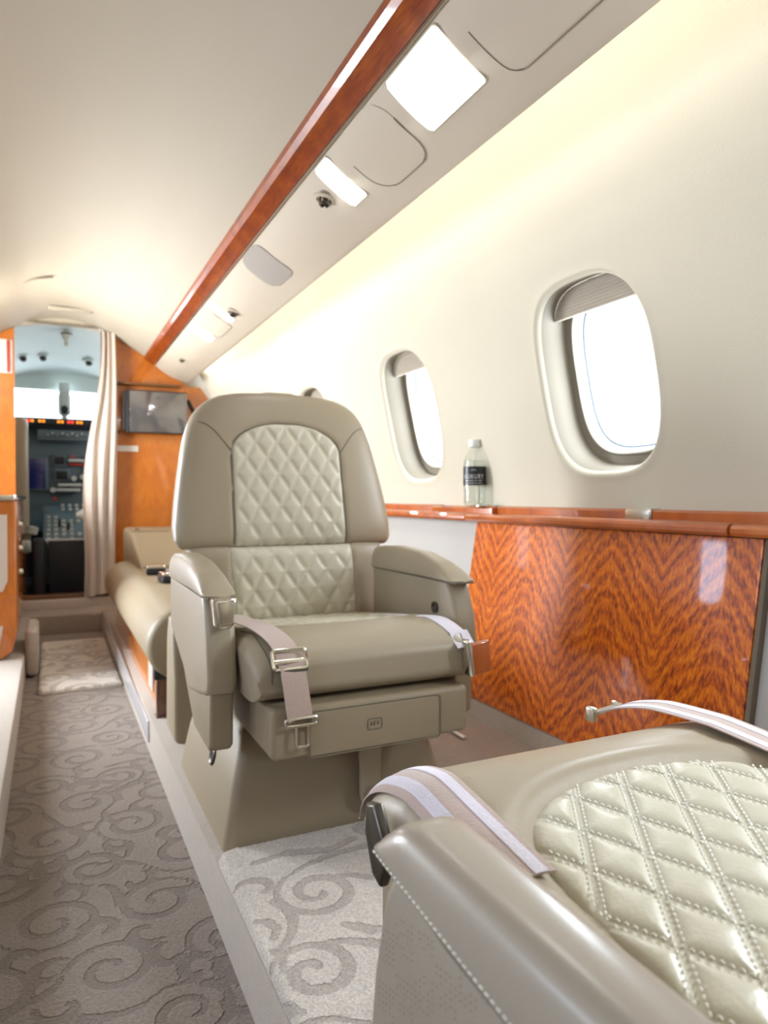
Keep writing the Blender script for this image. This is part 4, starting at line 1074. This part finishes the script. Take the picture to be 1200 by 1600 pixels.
def drape(path, side, w_, topf, lift=.0016, th=.0014, offs=(0,), wf=1.0):
    """strap lying on the cushion: points with z None follow the surface"""
    n_ = len(path); mb = MB()
    for off in offs:
        rows = []
        for i, p in enumerate(path):
            sd = Vector(side[i] if isinstance(side, list) else side).normalized(); row = []
            for k in range(-4, 5):
                q = Vector((p[0], p[1], 0)) + sd * w_ * (off + wf * k / 8); f_ = i / (n_ - 1)
                z = topf(q.x, q.y) if p[2] is None else p[2] + sd.z * w_ * (off + wf * k / 8)
                row.append(Vector((q.x, q.y, z + lift)))
            rows.append(row)
        m_ = len(rows[0]); rings = []
        for i, r_ in enumerate(rows):
            rings.append(r_ + [Vector((p.x, p.y, p.z - th)) for p in r_[::-1]])
        mb.loft(rings)
    return mb
def lerp_path(keys, n_=10):
    out = []
    P = smooth_pts([(a, b_, 0) for a, b_, c in keys], n_)
    for i, p in enumerate(P):
        k = min(i // n_, len(keys) - 2); f_ = (i - k * n_) / n_; c0, c1 = keys[k][2], keys[k + 1][2]
        out.append((p.x, p.y, None if c0 is None and c1 is None else (c0 if c0 is not None else ftop(p.x, p.y)) * (1 - f_) + (c1 if c1 is not None else ftop(p.x, p.y)) * f_))
    return out
path = lerp_path([(.135, .02, None), (.150, -.10, None), (.165, -.20, None), (.172, -.27, None), (.180, -.315, None), (.184, -.345, .350)])
b2 = drape(path, (1, .25, 0), .046, ftop).obj('seat_belt', 'webbing_light', fs, 60)
mb = MB(); mb.box((.200, -.352, .330), (.048, .012, .058), .004, rot=Matrix.Rotation(math.radians(-8), 3, 'Y')); mb.obj('buckle_wood_face', 'veneer_ledge', b2)
mb = MB(); mb.box((.176, -.356, .333), (.012, .022, .066), .004, rot=Matrix.Rotation(math.radians(-8), 3, 'Y')); mb.obj('buckle_chrome', 'chrome', b2)

# ---- seat belts of the near seat (world -> local by the 180 degree turn)
def nl(x, y, z): return Vector((near_loc[0] - x, near_loc[1] - y, z))
def striped(keys, side, w_, name='seat_belt'):
    path = lerp_path(keys)
    base = drape(path, side, w_, ntop, lift=.0050).obj(name, 'webbing', ns, 60)
    drape(path, side, w_, ntop, lift=.0056, th=.0008, offs=(-.27, .27), wf=.22).obj('webbing_stripe', 'webbing_light', base, 60); return base
nb = striped([(.182, -.339, None), (.181, -.318, None), (.180, -.26, None), (.180, -.20, None), (.180, -.12, None)], (1, -.10, 0), .046)
mb = MB(); mb.prism([(.478, .352), (.497, .378), (.512, .374), (.514, .350), (.500, .322), (.486, .318), (.478, .333)], 'X', .226, .236, .003)
mb.v = [tuple(nl(*p)) for p in mb.v]; mb.obj('buckle', 'gunmetal', nb)
nb2 = striped([(-.108, -.352, .372), (-.130, -.343, .379), (-.150, -.315, .383), (-.160, -.25, .3835), (-.162, -.18, .378), (-.160, -.08, .368)], (1, .25, 0), .046)
mb = MB()
for p in ((-.092, -.362, .374), (-.126, -.362, .378)): mb.lathe([(0, -.005), (.004, -.004), (.004, .004), (0, .005)], p, (0, .3, 1), 12)
mb.tube([(-.088, -.360, .374), (-.132, -.358, .379)], .0025); mb.box((-.088, -.358, .374), (.008, .012, .016), .002); mb.obj('buckle', 'nickel', nb2)
